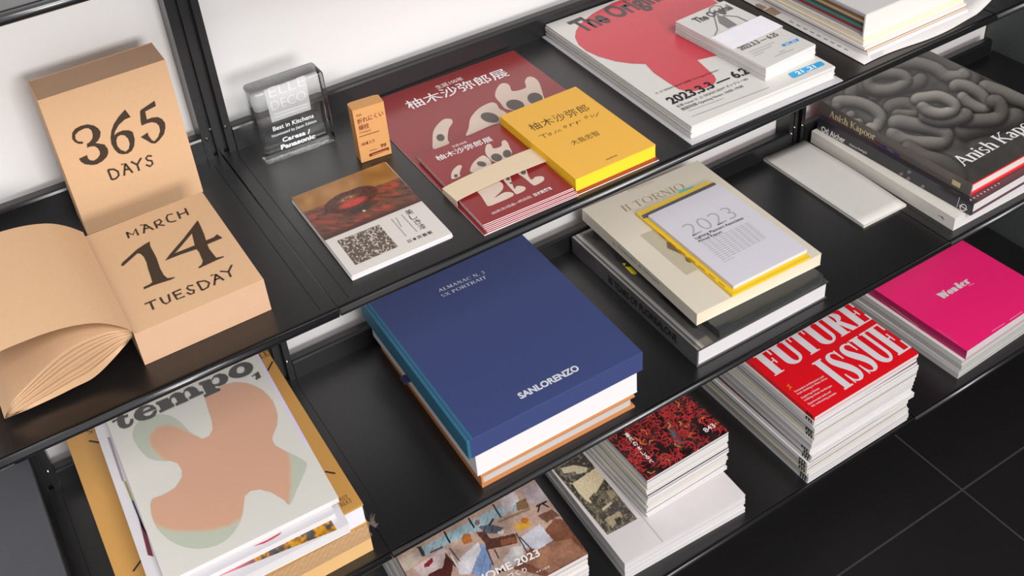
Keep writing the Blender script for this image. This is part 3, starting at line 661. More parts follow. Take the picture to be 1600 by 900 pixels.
MB().add([(e0[0], e0[1], .0014), (e1[0], e1[1], .0014), (e1[0], e1[1], .0081), (e0[0], e0[1], .0081), (e0[0] - .0003, e0[1], .0014), (e1[0] - .0003, e1[1], .0014), (e1[0] - .0003, e1[1], .0081), (e0[0] - .0003, e0[1], .0081)], [(0, 1, 2, 3), (4, 7, 6, 5), (0, 4, 5, 1), (3, 2, 6, 7), (0, 3, 7, 4), (1, 5, 6, 2)]).build('band_fold', bandm, bd, world=True)

YELM = mat('yellow_cover', (224, 170, 70), rough=.55, spec=.35, var=.015); YELE = mat('yellow_page_edges', (247, 196, 44), rough=.75, spec=.2, var=.02, stripes=1500, stripe_col=.95)
YR = (.2747, .0171, -.0059, .1023, .1496); ZY = .0168
yb = book('paperback_book', 'thick yellow paperback with handwritten title lying on the red sheet', 'book', YR, .0013, ZY, YELM, YELE, spine_mat=YELE)
PY = H(ZY); a = tr(600, 60, .25); HAND = mat('handwriting_ink', (52, 46, 30), rough=.7)
text('lettering', '柚木沙弥郎', *a([(930, 578), (1290, 445), (912, 535)]), PY, HAND, yb, bold=-.006, spacing=1.1)
hand = [[(965, 612), (1020, 592)], [(990, 602), (1012, 622)], [(1038, 590), (1028, 600), (1036, 610), (1048, 600), (1038, 590)], [(1070, 595), (1075, 575), (1090, 588), (1095, 570), (1112, 580)], [(1130, 545), (1122, 556), (1134, 562), (1142, 550), (1130, 545)], [(1158, 535), (1172, 552), (1165, 536), (1190, 528)], [(1200, 520), (1212, 540), (1207, 522), (1232, 512)], [(1262, 485), (1252, 495), (1264, 503), (1272, 491), (1262, 485)], [(1290, 480), (1302, 496), (1315, 476), (1328, 490), (1340, 462)]]
strokes_mesh('lettering', [a(l) for l in hand], .0007, PY, HAND, yb)
text('lettering', '大島忠智', *a([(1185, 668), (1352, 600), (1170, 640)]), PY, HAND, yb, bold=-.006)
text('lettering', 'blueSheep', *a([(1395, 762), (1460, 732), (1392, 752)]), PY, HAND, yb)

# ---- The Original flyers
ORC = mat('flyer_grey_white', (206, 203, 198), rough=.35, spec=.45, var=.01, coat=.35, coat_rough=.2)
STK = mat('stack_paper', (208, 204, 201), rough=.6, spec=.3, var=.02)
folder = tag(MB().box(0, 0, 0, .2195, .305, .0010).build('clear_folder', mat('pale_film_sheet', (186, 184, 188), rough=.15, spec=.7)), 'pale plastic sheet under the stack of red-spoon flyers', 'folder'); folder.location = (.4215, .0112, 0); folder.rotation_euler = (0, 0, -.02)
OR = (.4276, .0199, -.0185, .2075, .2925); ZO = .0174
NO = 18
top_o = sheets('exhibition_flyer', 'white flyer in the tall pile under the red spoon flyer', 'flyer', OR, .0011, NO, (ZO - .0011) / NO, STK, 'white flyers with the red spoon', jitter=.0007, jyaw=.004, top_label='white flyer with a big red spoon shape, topmost of the large pile')
top_o.data.materials[0] = ORC
PO_ = H(ZO); a = tr(840, 0, .24444)
REDSP = mat('red_spoon_print', (196, 62, 74), rough=.35, spec=.45, var=.02, coat=.35, coat_rough=.2)
spoon = [(275,150),(245,200),(240,240),(262,285),(310,325),(390,362),(500,393),(600,407),(690,410),(745,468),(860,545),(905,572),(950,582),(1010,582),(1080,562),(1128,538),(1142,510),(1130,485),(1020,385),(1150,355),(1290,310),(1330,240),(1300,150),(1200,50),(1060,-40),(900,-75),(700,-60),(480,20),(350,90)]
poly_mesh('printed_spoon', [a(spoon)], PO_, REDSP, top_o)
ORINK = mat('faded_black_ink', (84, 78, 78), rough=.5)
text('lettering', 'The Original', *a([(292, 208), (850, -22), (196, 140)]), PO_, ORINK, top_o, bold=.035, lift=.0004)
text('lettering', '2023.3.3 — 6.25', *a([(862, 668), (1400, 450), (818, 628)]), PO_, INK, top_o, bold=.03, lift=.0004)
text('lettering', '21_21 DESIGN SIGHT企画展 The Original Exhibition', *a([(760, 603), (1160, 452), (755, 590)]), PO_, INK, top_o, lift=.0004)
text('lettering', '会場 Venue: 21_21 DESIGN SIGHT ギャラリー1&2', *a([(897, 690), (1350, 508), (890, 674)]), PO_, INK, top_o, lift=.0004)
text('lettering', '開館時間 Opening Hours: 10:00–19:00', *a([(930, 708), (1320, 556), (923, 690)]), PO_, INK, top_o, lift=.0004)
strokes_mesh('lettering', [a([(965, 712), (1190, 630)]), a([(985, 748), (1480, 560)])], .0007, PO_, GREYINK, top_o, lift=.0004)
b_ = tr(1050, 0, .2); BLUEB = mat('cyan_badge', (38, 154, 206), rough=.4)
poly_mesh('printed_badge', [b_([(908, 582), (915, 572), (1150, 482), (1165, 482), (1193, 500), (1190, 508), (960, 610), (942, 608)])], PO_, BLUEB, top_o)
text('lettering', '21_21', *b_([(985, 585), (1130, 528), (965, 562)]), PO_, WHITEINK, top_o, bold=.03, lift=.0004)
OS = (.5513, .0402, .055, .0800, .150); ZS = .0350
NS = 16
top_s = sheets('exhibition_ticket_flyer', 'narrow white flyer in the banded pile under the hanger flyer', 'flyer', OS, ZO + .0002, NS, (ZS - ZO - .0002) / NS, STK, 'narrow white flyers in a paper band', jitter=.0006, jyaw=.006, top_label='narrow white flyer with a grey hanger shape, topmost of the banded pile')
top_s.data.materials[0] = ORC
PS = H(ZS); a = b_; HANG = mat('grey_hanger_print', (116, 112, 110), rough=.4, coat=.3)
text('lettering', 'The Original', *a([(208, 182), (482, 66), (158, 146)]), PS, ORINK, top_s, bold=.03, lift=.0004)
strokes_mesh('printed_hanger', [a([(330, 112), (292, 92), (295, 65), (330, 45), (375, 48), (402, 72), (405, 112)]), a([(400, 122), (510, 130), (590, 168)])], .0022, PS, HANG, top_s)
strokes_mesh('printed_hanger', [a([(325, 112), (345, 185), (356, 235), (330, 288)])], .0014, PS, HANG, top_s)
poly_mesh('printed_hanger', [a([(350, 120), (410, 130), (510, 195), (440, 222), (370, 180)])], PS, HANG, top_s, lift=.0003)
bn = thing('paper_band', 'white paper band wrapped around the narrow white flyers', 'band', (OS[0], OS[1] + .055, ZO + .0002), OS[2])
BANDW = mat('white_band', (232, 228, 236), rough=.6)
hS = ZS - ZO + .0003
MB().box(-.0006, 0, hS, OS[3] + .0006, .036, hS + .0003).build('band_strip', BANDW, bn); MB().box(-.0009, 0, .001, -.0006, .036, hS + .0003).build('band_fold', BANDW, bn); MB().box(OS[3] + .0006, 0, .001, OS[3] + .0009, .036, hS + .0003).build('band_fold', BANDW, bn)
text('lettering', '2023.3.3 — 6.25', *a([(545, 396), (838, 276), (525, 366)]), PS, ORINK, top_s, bold=.02, lift=.0004)
strokes_mesh('lettering', [a([(490, 355), (760, 245)]), a([(600, 412), (800, 330)]), a([(625, 425), (780, 360)]), a([(640, 440), (720, 408)]), a([(835, 412), (885, 392)]), a([(800, 445), (950, 385)])], .0006, PS, GREYINK, top_s, lift=.0004)
poly_mesh('printed_badge', [a([(855, 350), (978, 302), (995, 318), (872, 366)])], PS, mat('blue_badge', (66, 140, 200), rough=.4), top_s)
text('lettering', '21_21', *a([(892, 355), (972, 322), (886, 343)]), PS, WHITEINK, top_s, bold=.02, lift=.0004)

# ---- newspaper, magazines and slipcase at the right end
NEWS = mat('newsprint', (194, 190, 188), rough=.75, spec=.2, var=.03, scale=90)
nx, ny = 40, 14; vs = []; fs = []
for j in range(ny + 1):
    for i in range(nx + 1):
        s, q = i / nx, j / ny; x = .6855 + s * .222; y = .0118 + q * .285
        z = .0006 + .012 * max(0, (s - .87) / .13) ** 1.5 * (1 - q * .6)
        vs.append((x + .004 * q, y + (.0035 * math.sin(s * 7.5 + .6) + .003) * (1 - q) ** 6, z))
for j in range(ny):
    for i in range(nx): k = j * (nx + 1) + i; fs.append((k, k + 1, k + nx + 2, k + nx + 1))
nw = thing('newspaper', 'folded newsprint sheet with a curled corner under the slipcase pile', 'newspaper', (.6855, .0118, 0))
no = MB().add(vs, fs).build('folded_sheet', NEWS, nw, smooth=True, world=True); sm = no.modifiers.new('thickness', 'SOLIDIFY'); sm.thickness = .0005; sm.offset = -1
a = tr(1180, 0, .125); PN = H(.0009)
strokes_mesh('lettering', [a([(430 + 85 * k, 265 + 43 * k), (480 + 85 * k, 290 + 43 * k)]) for k in range(9)], .0022, PN, GREYINK, nw)
strokes_mesh('lettering', [a([(1440 + 6 * k, 700 + 20 * k), (1600, 632 + 20 * k)]) for k in range(3)], .0006, PN, GREYINK, nw)
marks('printed_photo', [a([(100, 130), (205, 90), (330, 165), (240, 200)]), a([(0, 50), (60, 50), (150, 95), (90, 125), (10, 90)])], PN, mat('sepia_print', (140, 116, 92), rough=.6), nw)
BROWNM = mat('brown_magazine', (176, 136, 82), rough=.5); CREAMM = mat('cream_pad', (226, 214, 190), rough=.6)
zz = .0012
mags = [('thin white magazine lying directly on the newsprint sheet', WHITEPAPER, .0035, (.7025, .0275)), ('thin ochre magazine second from the bottom of the slipcase pile', BROWNM, .0025, (.7030, .0305)), ('thin white booklet above the ochre magazine in the slipcase pile', WHITEPAPER, .0035, (.7005, .0318)), ('cream notepad with dark lower cover in the slipcase pile', CREAMM, .004, (.7020, .0362)), ('cream notepad directly under the slipcase', CREAMM, .0035, (.7035, .0375))]
for lb, m_, t_, xy in mags:
    book('magazine', lb, 'magazine', xy + (.004, .884 - xy[0] - .006, .262), zz, zz + t_, m_, CREAMPAGES if m_ is CREAMM else PAGES, group='slipcase pile'); zz += t_ + .0002
SCW, SCD, SCH = .176, .262, .0325; sc_z = zz
sc = thing('slipcase', 'white slipcase open at its left side on top of the right-hand pile', 'slipcase', (.7038, .0388, sc_z), .004)
SLIPC = mat('slipcase_white', (214, 206, 200), rough=.6, var=.01); SLIPT = mat('slipcase_grey_top', (196, 192, 190), rough=.5, var=.01)
MB().box(0, 0, 0, SCW, SCD, .002).build('bottom_panel', SLIPC, sc); MB().box(0, 0, SCH - .002, SCW, SCD, SCH).build('top_panel', SLIPT, sc)
MB().box(0, 0, .002, SCW, .002, SCH - .002).build('front_panel', SLIPC, sc); MB().box(0, SCD - .002, .002, SCW, SCD, SCH - .002).build('rear_panel', SLIPC, sc); MB().box(SCW - .002, .002, .002, SCW, SCD - .002, SCH - .002).build('side_panel', SLIPC, sc)
spn = [((150, 145, 140), 'grey'), ((140, 44, 58), 'crimson'), ((64, 132, 104), 'green'), ((70, 68, 84), 'slate'), ((190, 158, 112), 'tan'), ((120, 92, 56), 'brown'), ((196, 186, 200), 'pale lilac')]
zb = .0022
for cl, nm in spn:
    bk = book('thin_booklet', 'thin booklet with a %s spine inside the white slipcase' % nm, 'booklet', (.7038 + .003, .0388 + .0024, .004, .168, .256), sc_z + zb, sc_z + zb + .0037, mat('spine_' + nm.replace(' ', '_'), cl, rough=.45), PAGES, group='booklets inside the slipcase'); zb += .0039
tag(MB().box(0, 0, 0, .06, .045, .006).build('white_card_box', WHITEPAPER, bevel=.0004), 'small white card box lying on the slipcase', 'box').location = (.7365, .0705, sc_z + SCH + .0001)

# ================================================================== MIDDLE SHELF
# ---- grey storage box at the left end
BOXM = mat('dark_grey_box_card', (70, 71, 75), rough=.7, spec=.3, var=.05, scale=120)
gb_ = thing('storage_box', 'dark grey lidded storage box at the left end of the middle shelf', 'box', (-.62, .02, ZB))
MB().box(.003, .003, 0, .311, .277, .060).build('box_body', mat('shaded_box_card', (24, 23, 26), rough=.6), gb_); MB().box(0, 0, .060, .314, .280, .080).build('lid', BOXM, gb_, bevel=.0006)  # shade on the box sides put into the near-black body colour

# ---- kraft books and magazines at the left
GOLD = mat('gold_kraft_cover', (190, 142, 76), rough=.42, spec=.45, var=.03, scale=150)
KRB = mat('pale_kraft_board', (214, 172, 116), rough=.6, spec=.3, var=.03)
GR_ = (-.2645, .0205, -.008, .2500, .283)
k1 = book('shrink_wrapped_book', 'pale kraft hardcover in crumpled clear wrap, bottom of the left pile', 'book', GR_, ZB, ZB + .046, KRB, KRB, board=.004, over=.0)
FILM = film_mat('clear_wrap', .1, (250, 240, 230), .08)
vs = []; fs = []; nxf, nzf = 60, 8                     # crinkled wrap over the front face and the right corner
for j in range(nzf + 1):
    for i in range(nxf + 1):
        s = i / nxf; w_ = .262 * s; x = min(w_, .2515); y = -.0008 if w_ < .2515 else (w_ - .2515)
        z = .022 + .026 * j / nzf
        x += .0012 * math.sin(i * 2.3 + j) * (s > .9); y -= .0008 * abs(math.sin(i * 1.7 + j * 2.1)) * (.3 + .7 * (j / nzf))
        vs.append((x, y, z))
for j in range(nzf):
    for i in range(nxf): q_ = j * (nxf + 1) + i; fs.append((q_, q_ + 1, q_ + nxf + 2, q_ + nxf + 1))
MB().add(vs, fs).build('clear_wrap', FILM, k1)
tail_ = MB(); random.seed(3)
for i in range(14):
    a0 = i / 14 * 2 * math.pi; P0 = np.array((.2525, .004, .040)); e1 = P0 + np.array((.006 + .004 * random.random(), .006 * math.cos(a0), .012 * math.sin(a0))); e2 = P0 + np.array((.005, .006 * math.cos(a0 + .6), .010 * math.sin(a0 + .6)))
    tail_.add([P0, e1, e2], [(0, 1, 2)])
tail_.build('wrap_tail', FILM, k1)
gk = book('art_book', 'gold kraft hardcover with black dashes and serif words, under the magazines', 'book', GR_, ZB + .0464, ZB + .080, GOLD, mat('grey_white_pages', (226, 224, 232), rough=.8, stripes=1500, stripe_col=.8), hard=True, board=.003, over=.001)
PGd = H(ZB + .080)
def serif(body, p0, p1, top, plane, m, parent, cap=1., lift=.00025, **kw): return text('lettering', body, p0, p1, top, plane, m, parent, me=serif_mesh(body, **kw), cap=cap, lift=lift)
strokes_mesh('printed_dash', [[(139, 689), (163, 693)], [(208, 893), (226, 868)], [(418, 580), (426, 565)], [(508, 737), (524, 740)]], .0021, PGd, INK, gk)
serif('SEL', (138, 679), (166, 667), (134, 673), PGd, INK, gk, thick=.12)
serif('LE', (408, 561), (421, 555), (404, 554), PGd, INK, gk, thick=.12)
serif('AUT', (531, 785), (545, 779), (528, 779), PGd, INK, gk, thick=.12)
serif('RIAT', (534, 793), (551, 784), (531, 787), PGd, INK, gk, thick=.12)
TY = -.033
def from_br(z, BR, w, h, yaw):
    p = H(z)(*BR); return (p[0] - math.cos(yaw) * w, p[1] - math.sin(yaw) * w, yaw, w, h)
PM = from_br(ZB + .094, (545, 818), .197, .275, -.033)
MAGW = mat('white_magazine_cover', (206, 202, 206), rough=.35, spec=.45, coat=.3)
pm = book('magazine', 'white magazine with a yellow autumn tree photograph under the white grey-shape magazine', 'magazine', PM, ZB + .0802, ZB + .094, MAGW, PAGES)
def paint_autumn(px, st):
    p = px; n = vnoise(p, 14, 11) * .6 + vnoise(p, 5, 12) * .4; m2 = vnoise(p, 30, 13)
    c = np.tile(np.array((74., 66, 70)), (len(p), 1)) + (vnoise(p, 9, 14)[:, None] - .5) * 30
    t = (p[:, 0] - 340) / 190; k = np.clip((n - .5 + (t > .3) * .12 - (t < .25) * .4) * 6, 0, 1)
    c = mixc(c, (196, 136, 26), k); c = mixc(c, (120, 78, 30), k * np.clip(vnoise(p, 4, 15) * 2 - 1, 0, 1))
    return mixc(c, (206, 104, 120), np.clip((.24 - t + (m2 - .5) * .2) * 9, 0, 1))
a = tr(300, 675, .25); PPm = H(ZB + .094)
picture('cover_photograph', [PPm(*q) for q in a([(-100, 1010), (905, 612), (860, 538), (-60, 915)])], 130, 24, paint_autumn, print_mat('glossy_print'), pm)
WM = from_br(ZB + .101, (524, 802), .190, .270, -.033)
wmg = book('magazine', 'white magazine with a red mark directly under the peach-shape magazine', 'magazine', WM, ZB + .0942, ZB + .101, MAGW, PAGES)
RDM = mat('red_mark_ink', (190, 50, 56), rough=.4); PW = H(ZB + .101)
marks('printed_mark', [a([(380, 716), (470, 676), (562, 624), (545, 645), (500, 672), (450, 697)])], PW, RDM, wmg)
b_ = tr(0, 640, .28902)
for nm, cl, pl in (('grey', (146, 136, 142), [(580, 150), (596, 150), (672, 388), (660, 388)]), ('olive', (150, 142, 96), [(668, 388), (682, 388), (722, 492), (712, 495)]), ('navy', (56, 52, 82), [(712, 495), (722, 492), (800, 690), (770, 640)]), ('maroon', (110, 48, 58), [(745, 570), (790, 660), (830, 795), (800, 788)])):
    poly_mesh('printed_strip', [b_(pl)], PW, mat('strip_' + nm, cl, rough=.4), wmg)
TC = mat('tempo_grey_cover', (206, 202, 194), rough=.42, spec=.4, var=.012, scale=200, coat=.15, coat_rough=.3)
ZT = ZB + .108
pL = H(ZT)(253, 900); pR = H(ZT)(529, 777.5)
TWd = float((pR - pL)[0]) * 1.0 - .0005
TM = from_br(ZT, (529, 777.5), TWd, .272, TY)
tm = book('magazine', 'grey magazine titled tempo with a large peach puzzle shape, topmost of the left pile', 'magazine', TM, ZB + .1012, ZT, TC, PAGES)
PTm = H(ZT); a = tr(190, 570, .3666)
sil = [(360,135),(420,95),(480,75),(540,80),(600,108),(645,155),(665,215),(662,260),(645,300),(642,320),(655,345),(700,370),(740,387),(782,412),(790,430),(778,465),(750,525),(718,598),(690,575),(640,545),(590,532),(550,538),(525,560),(520,600),(515,640),(495,690),(455,740),(400,772),(330,785),(260,775),(200,745),(150,695),(128,640),(124,595),(135,570),(180,555),(230,525),(258,480),(258,450),(240,420),(210,410),(160,410),(110,395),(70,350),(48,305),(55,265),(90,230),(140,213),(200,215),(245,240),(280,275),(310,305),(345,317),(375,305),(390,275),(385,235),(370,190),(358,150)]
def soft_between(p, q0, q1): return None
def peach(d):
    return [(360,135),(420,95),(480,75),(540,80),(600,108),(645,155),(665,215),(662,260),(645,300),(642,320),(655,345),(700,370),(716-d,378),(727-d,430),(727-d,500),(716-d*.3,594),(690,575),(640,545),(590,532),(550,538),(525,560),(520,600),(513,645),(505,662-d),(460,690-d),(390,710-d),(300,716-d),(220,712-d),(150,692-d),(128,640),(124,595),(135,570),(180,555),(230,525),(258,480),(258,450),(240,420),(210,410),(180+d*.5,408-d*.6),(150+d,385-d*.6),(120+d,345),(115+d,305),(150+d*.8,262+d*.7),(200+d*.3,252+d),(255,268+d),(300,296+d*.6),(345,317),(375,305),(390,275),(385,235),(370,190),(358,150)]
poly_mesh('printed_shape', [a(smooth_loop(sil, 2))], PTm, mat('sage_print', (176, 182, 166), rough=.42, spec=.4, var=.012), tm, lift=.0002)
for i_, (d_, cl) in enumerate(((-6, (186, 180, 160)), (0, (190, 172, 150)), (7, (196, 162, 138)), (14, (200, 155, 130)))):
    poly_mesh('printed_shape', [a(peach(d_))], PTm, mat('peach_print_%d' % i_, cl, rough=.42, spec=.4, var=.012), tm, lift=.00026 + .00005 * i_)
a = tr(160, 550, .1625); SLATE = mat('slate_ink', (74, 72, 72), rough=.5)
t_ = [(90,668),(140,645),(155,605),(195,588),(203,615),(245,600),(250,625),(210,640),(222,690),(238,700),(258,692),(268,668),(268,650),(298,643),(300,675),(285,705),(250,728),(210,740),(170,730),(150,705),(140,660),(102,686)]
e_ = [(522,555),(525,580),(505,620),(460,645),(400,662),(345,662),(310,640),(303,612),(320,570),(365,530),(430,510),(485,515),(518,540),(520,550),(395,598),(400,612),(425,620),(460,612),(480,595),(492,572)]
eh = [(385,580),(400,550),(430,535),(455,532),(462,545)]
m_ = [(512,490),(630,440),(640,462),(660,420),(700,395),(740,390),(775,400),(790,365),(830,340),(870,335),(905,350),(935,385),(970,378),(975,400),(840,460),(830,440),(845,432),(855,415),(830,380),(800,378),(787,400),(800,440),(825,455),(830,470),(710,522),(700,500),(725,485),(705,445),(680,438),(660,455),(670,490),(690,505),(695,525),(555,590),(545,565),(565,555),(540,512),(522,512)]
p_ = [(925,300),(1035,262),(1045,275),(1075,230),(1125,210),(1180,215),(1210,240),(1208,275),(1180,310),(1130,330),(1085,332),(1090,352),(1130,352),(1138,372),(985,442),(972,418),(1000,405),(955,318),(935,325)]
ph_ = [(1050,285),(1075,250),(1110,245),(1130,265),(1125,300),(1090,315),(1062,310)]
o_ = [(1215,215),(1230,170),(1280,130),(1350,103),(1410,105),(1445,130),(1448,165),(1425,205),(1375,235),(1310,252),(1250,250),(1220,235)]
oh_ = [(1292,185),(1300,155),(1330,142),(1360,148),(1370,175),(1355,200),(1320,210),(1298,203)]
one_ = [(1436,235),(1500,190),(1528,245),(1480,272),(1470,255),(1482,248),(1465,225),(1442,245)]
for lp in ([t_], [e_, eh], [m_], [p_, ph_], [smooth_loop(o_, 3), smooth_loop(oh_, 3)], [one_]):
    poly_mesh('title_letter', [a(l) for l in lp], PTm, SLATE, tm, lift=.0006)
LIL = mat('lilac_edge', (206, 196, 226), rough=.4)
MB().box(TWd - .0035, .085, .0068, TWd, .272, .00692).build('lilac_strip', LIL, tm)

# ---- blue slipcase on a white book on a tan hardcover
BLUE = mat('blue_cloth', (55, 66, 112), rough=.62, spec=.3, var=.07, scale=900, bump=.25, bscale=2500)
BLUEF = mat('blue_cloth_front', (60, 70, 140), rough=.65, spec=.3, var=.08, scale=700, bump=.25, bscale=2500)
TEAL = mat('teal_cloth', (44, 98, 122), rough=.6, spec=.3, var=.05, scale=700, bump=.2, bscale=2500)
TAN = mat('tan_cloth_board', (190, 124, 72), rough=.6, var=.04, scale=500)
tb2 = book('art_book', 'tan cloth hardcover at the bottom under the blue slipcase', 'book', (.128, .0205, -.018, .2185, .275), ZB, ZB + .0205, TAN, PAGESGREY, hard=True, board=.0025, over=.004)
wb2 = book('art_book', 'thick plain white softcover book between the tan hardcover and the blue slipcase', 'book', (.1250, .0225, -.013, .2275, .282), ZB + .0207, ZB + .0565, WHITEPAPER, mat('plain_white_pages', (220, 216, 216), rough=.85, var=.01), board=.0012)
ZBL = ZB + .087; BR_ = rect_from(ZBL, (729, 691), (1004.5, 550), .289)
bb = thing('blue_slipcase_book', 'large navy blue cloth-covered almanac with silver lettering, topmost on its pile', 'book', (BR_[0], BR_[1], ZB + .0567), BR_[2])
BT = ZBL - ZB - .0567
MB().box(.004, 0, 0, BR_[3], .289, BT).build('cloth_case', BLUE, bb, bevel=.0008)
MB().box(0, .0004, .0004, .0052, .2886, BT - .0005).build('spine', TEAL, bb, bevel=.0010)
MB().box(.0052, .0006, BT - .0004, .0085, .2884, BT + .0001).build('spine_hinge', TEAL, bb)
MB().box(-.008, .150, -.004, .004, .162, -.0005).build('ribbon_tab', mat('navy_ribbon', (36, 30, 62), rough=.6), bb)
PBl = H(ZBL)
a = tr(560, 350, .25)
serif('ALMANAC N. 3', *a([(506, 428), (792, 308), (500, 409)]), PBl, SILVERINK, bb, thick=.15, gap=.08)
serif('SX PORTRAIT', *a([(527, 460), (805, 338), (521, 441)]), PBl, SILVERINK, bb, thick=.15, gap=.08)
a = tr(650, 540, .25)
text('lettering', 'SANLORENZO', *a([(655, 335), (1026, 150), (638, 298)]), PBl, SILVERINK, bb, bold=.04)

# ---- wrapped grey hardcover, black film box, cream book, yellow magazine, white report
GREYC = mat('silver_grey_glossy_cover', (70, 68, 68), rough=.2, spec=.8, var=.35, scale=35, coat=.9, coat_rough=.06)
fu = book('art_book', 'glossy grey film-wrapped hardcover with black spine lettering under the cream book', 'book', (.4507, .0231, -.008, .2250, .285), ZB, ZB + .030, GREYC, PAGES, hard=True, board=.0022, over=.002, bevel=.0005, spine_mat=mat('brushed_grey_spine', (92, 90, 90), rough=.25, spec=.7, var=.3, scale=30, coat=.6))
nL = np.array((-math.cos(-.008), -math.sin(-.008), 0)); PSp = Plane((.4507, .0231, 0), nL); a = tr(890, 350, .25547)
text('lettering', '30 YEARS OF FUORISALONE', *a([(235, 352), (655, 728), (246, 322)]), PSp, dark('deep_black_ink', 14, 14, 16, .3), fu, bold=.012)
SILV = mat('silver_hinge_highlight', (196, 194, 192), rough=.25, spec=.8, metal=.6)  # highlights along the hinge groove, painted as bright silver strips
for hx, hw in ((.0015, .0012), (.0075, .0022), (.0108, .0010)): MB().box(hx, .001, .030, hx + hw, .284, .0304).build('hinge_highlight', SILV, fu)
PFu = H(ZB + .030); YINK = mat('yellow_ink', (222, 200, 30), rough=.4)
marks('printed_mark', [a([(322, 240), (345, 240), (335, 258)]), a([(338, 262), (375, 262), (412, 298), (405, 310), (380, 305)])], PFu, YINK, fu)
marks('printed_mark', [a([(128, 80), (160, 75), (180, 108)]), a([(268, 182), (310, 215), (318, 240), (285, 225)]), a([(545, 440), (575, 440), (790, 640), (760, 640)])], PFu, INK, fu)
bx = thing('black_portfolio', 'flat black portfolio in a clear plastic sleeve on the glossy grey hardcover', 'portfolio', (.4870, .0235, ZB + .0302), .012)
MB().box(.004, .006, 0, .176, .250, .0125).build('portfolio_body', dark('portfolio_black', 24, 22, 22, .25), bx, bevel=.0006)
SLV = film_mat('clear_sleeve', .06, (235, 238, 242), .05)
MB().box(0, 0, 0, .181, .0004, .0128).box(0, 0, 0, .0004, .252, .0128).box(.1806, 0, 0, .181, .252, .0128).box(0, 0, .0128, .181, .252, .0131).build('clear_sleeve', SLV, bx)
CREAMC = mat('cream_cover', (214, 204, 186), rough=.4, spec=.45, var=.01, coat=.25, coat_rough=.25)
ZTo = ZB + .0635; TR_ = rect_from(ZTo, (1089, 491), (1284, 396), .268)
to = book('art_book', 'cream softcover book titled in thin gold serif capitals under the yellow magazine', 'book', TR_, ZB + .0437, ZTo, CREAMC, CREAMPAGES)
PTo = H(ZTo); a = tr(900, 225, .25); GOLDI = mat('dull_gold_ink', (158, 138, 96), rough=.4, metal=.2)
serif('II TORNIO', *a([(308, 425), (688, 275), (282, 390)]), PTo, GOLDI, to, thick=.11, thin=.03, gap=.1, sh=.03)
text('lettering', 'OLIMPIA ZAGNOLI', *a([(328, 298), (488, 236), (322, 288)]), PTo, mat('pale_gold_ink', (186, 174, 148), rough=.4), to)
poly_mesh('printed_panel', [a([(400, 570), (500, 530), (560, 600), (760, 785), (690, 820)])], PTo, mat('khaki_print', (184, 174, 150), rough=.4), to)
marks('printed_mark', [a([(565, 612), (620, 630), (660, 690), (570, 652)]), a([(680, 712), (700, 705), (720, 745), (690, 735)])], PTo, mat('umber_print', (110, 96, 80), rough=.4), to, lift=.0004)
marks('printed_mark', [a([(640, 292), (735, 263), (738, 280), (650, 312)])], PTo, mat('turquoise_print', (108, 200, 196), rough=.4), to, lift=.0004)
x_, y_, yw_, w_, h_ = TR_; nL = np.array((-math.cos(yw_), -math.sin(yw_), 0)); PSp = Plane((x_, y_, 0), nL); a = tr(890, 350, .25547)
text('lettering', 'IL TORNIO di Olimpia', *a([(265, 122), (550, 372), (268, 108)]), PSp, GREYINK, to)
YMC = mat('yellow_magazine_cover', (232, 190, 30), rough=.4, spec=.45, coat=.25)
ZYm = ZB + .0677; YMr = rect_from(ZYm, (1144, 461), (1266, 401), .212)
ym = book('magazine', 'yellow-edged thin magazine between the cream book and the white report', 'magazine', YMr, ZTo + .0002, ZYm, YMC, mat('yellow_mag_pages', (226, 186, 40), rough=.7), spine_mat=YMC)
PYm = H(ZYm); a = tr(900, 225, .25)
poly_mesh('printed_strip', [a([(408, 448), (860, 240), (878, 252), (425, 468)])], PYm, mat('slate_print', (84, 82, 100), rough=.4), ym)
x_, y_, yw_, w_, h_ = YMr; PSp = Plane((x_, y_, 0), (-math.cos(yw_), -math.sin(yw_), 0))
strokes_mesh('lettering', [a([(520 + 62 * k, 560 + 50 * k), (560 + 62 * k, 593 + 50 * k)]) for k in range(7)], .0016, PSp, mat('orange_ink', (196, 96, 20), rough=.5), ym)
REPC = mat('report_white_cover', (208, 204, 212), rough=.5, spec=.35, var=.008)
ZR = ZB + .0735; RR = rect_from(ZR, (1146, 447), (1262, 389), .1835)
rp = book('report_booklet', 'white annual report booklet numbered 2023 on the yellow-edged magazine', 'booklet', RR, ZYm + .0002, ZR, REPC, PAGES)
PRp = H(ZR)
text('lettering', '2023', *a([(728, 578), (1018, 452), (668, 508)]), PRp, mat('light_grey_ink', (168, 164, 170), rough=.5), rp, bold=-.018)
text('lettering', 'Lighting Planners Associates', *a([(752, 598), (1050, 468), (745, 582)]), PRp, INK, rp, bold=.012)
text('lettering', 'Annual Report', *a([(770, 616), (918, 554), (763, 600)]), PRp, INK, rp, bold=.012)
ln = []
for k in range(12):
    x0, y0 = 785 + k * 12.5, 622 + k * 10.5; x1, y1 = 1085 + k * 10.8, 490 + k * 9.0
    if k == 11: x1, y1 = x0 + 70, y0 - 30
    segs = 9
    for j in range(segs):
        f0, f1 = j / segs + .01, (j + .82) / segs; ln.append(a([(x0 + (x1 - x0) * f0, y0 + (y1 - y0) * f0), (x0 + (x1 - x0) * f1, y0 + (y1 - y0) * f1)]))
tag(strokes_mesh('small_print', ln, .0006, PRp, GREYINK, rp), kind='stuff')

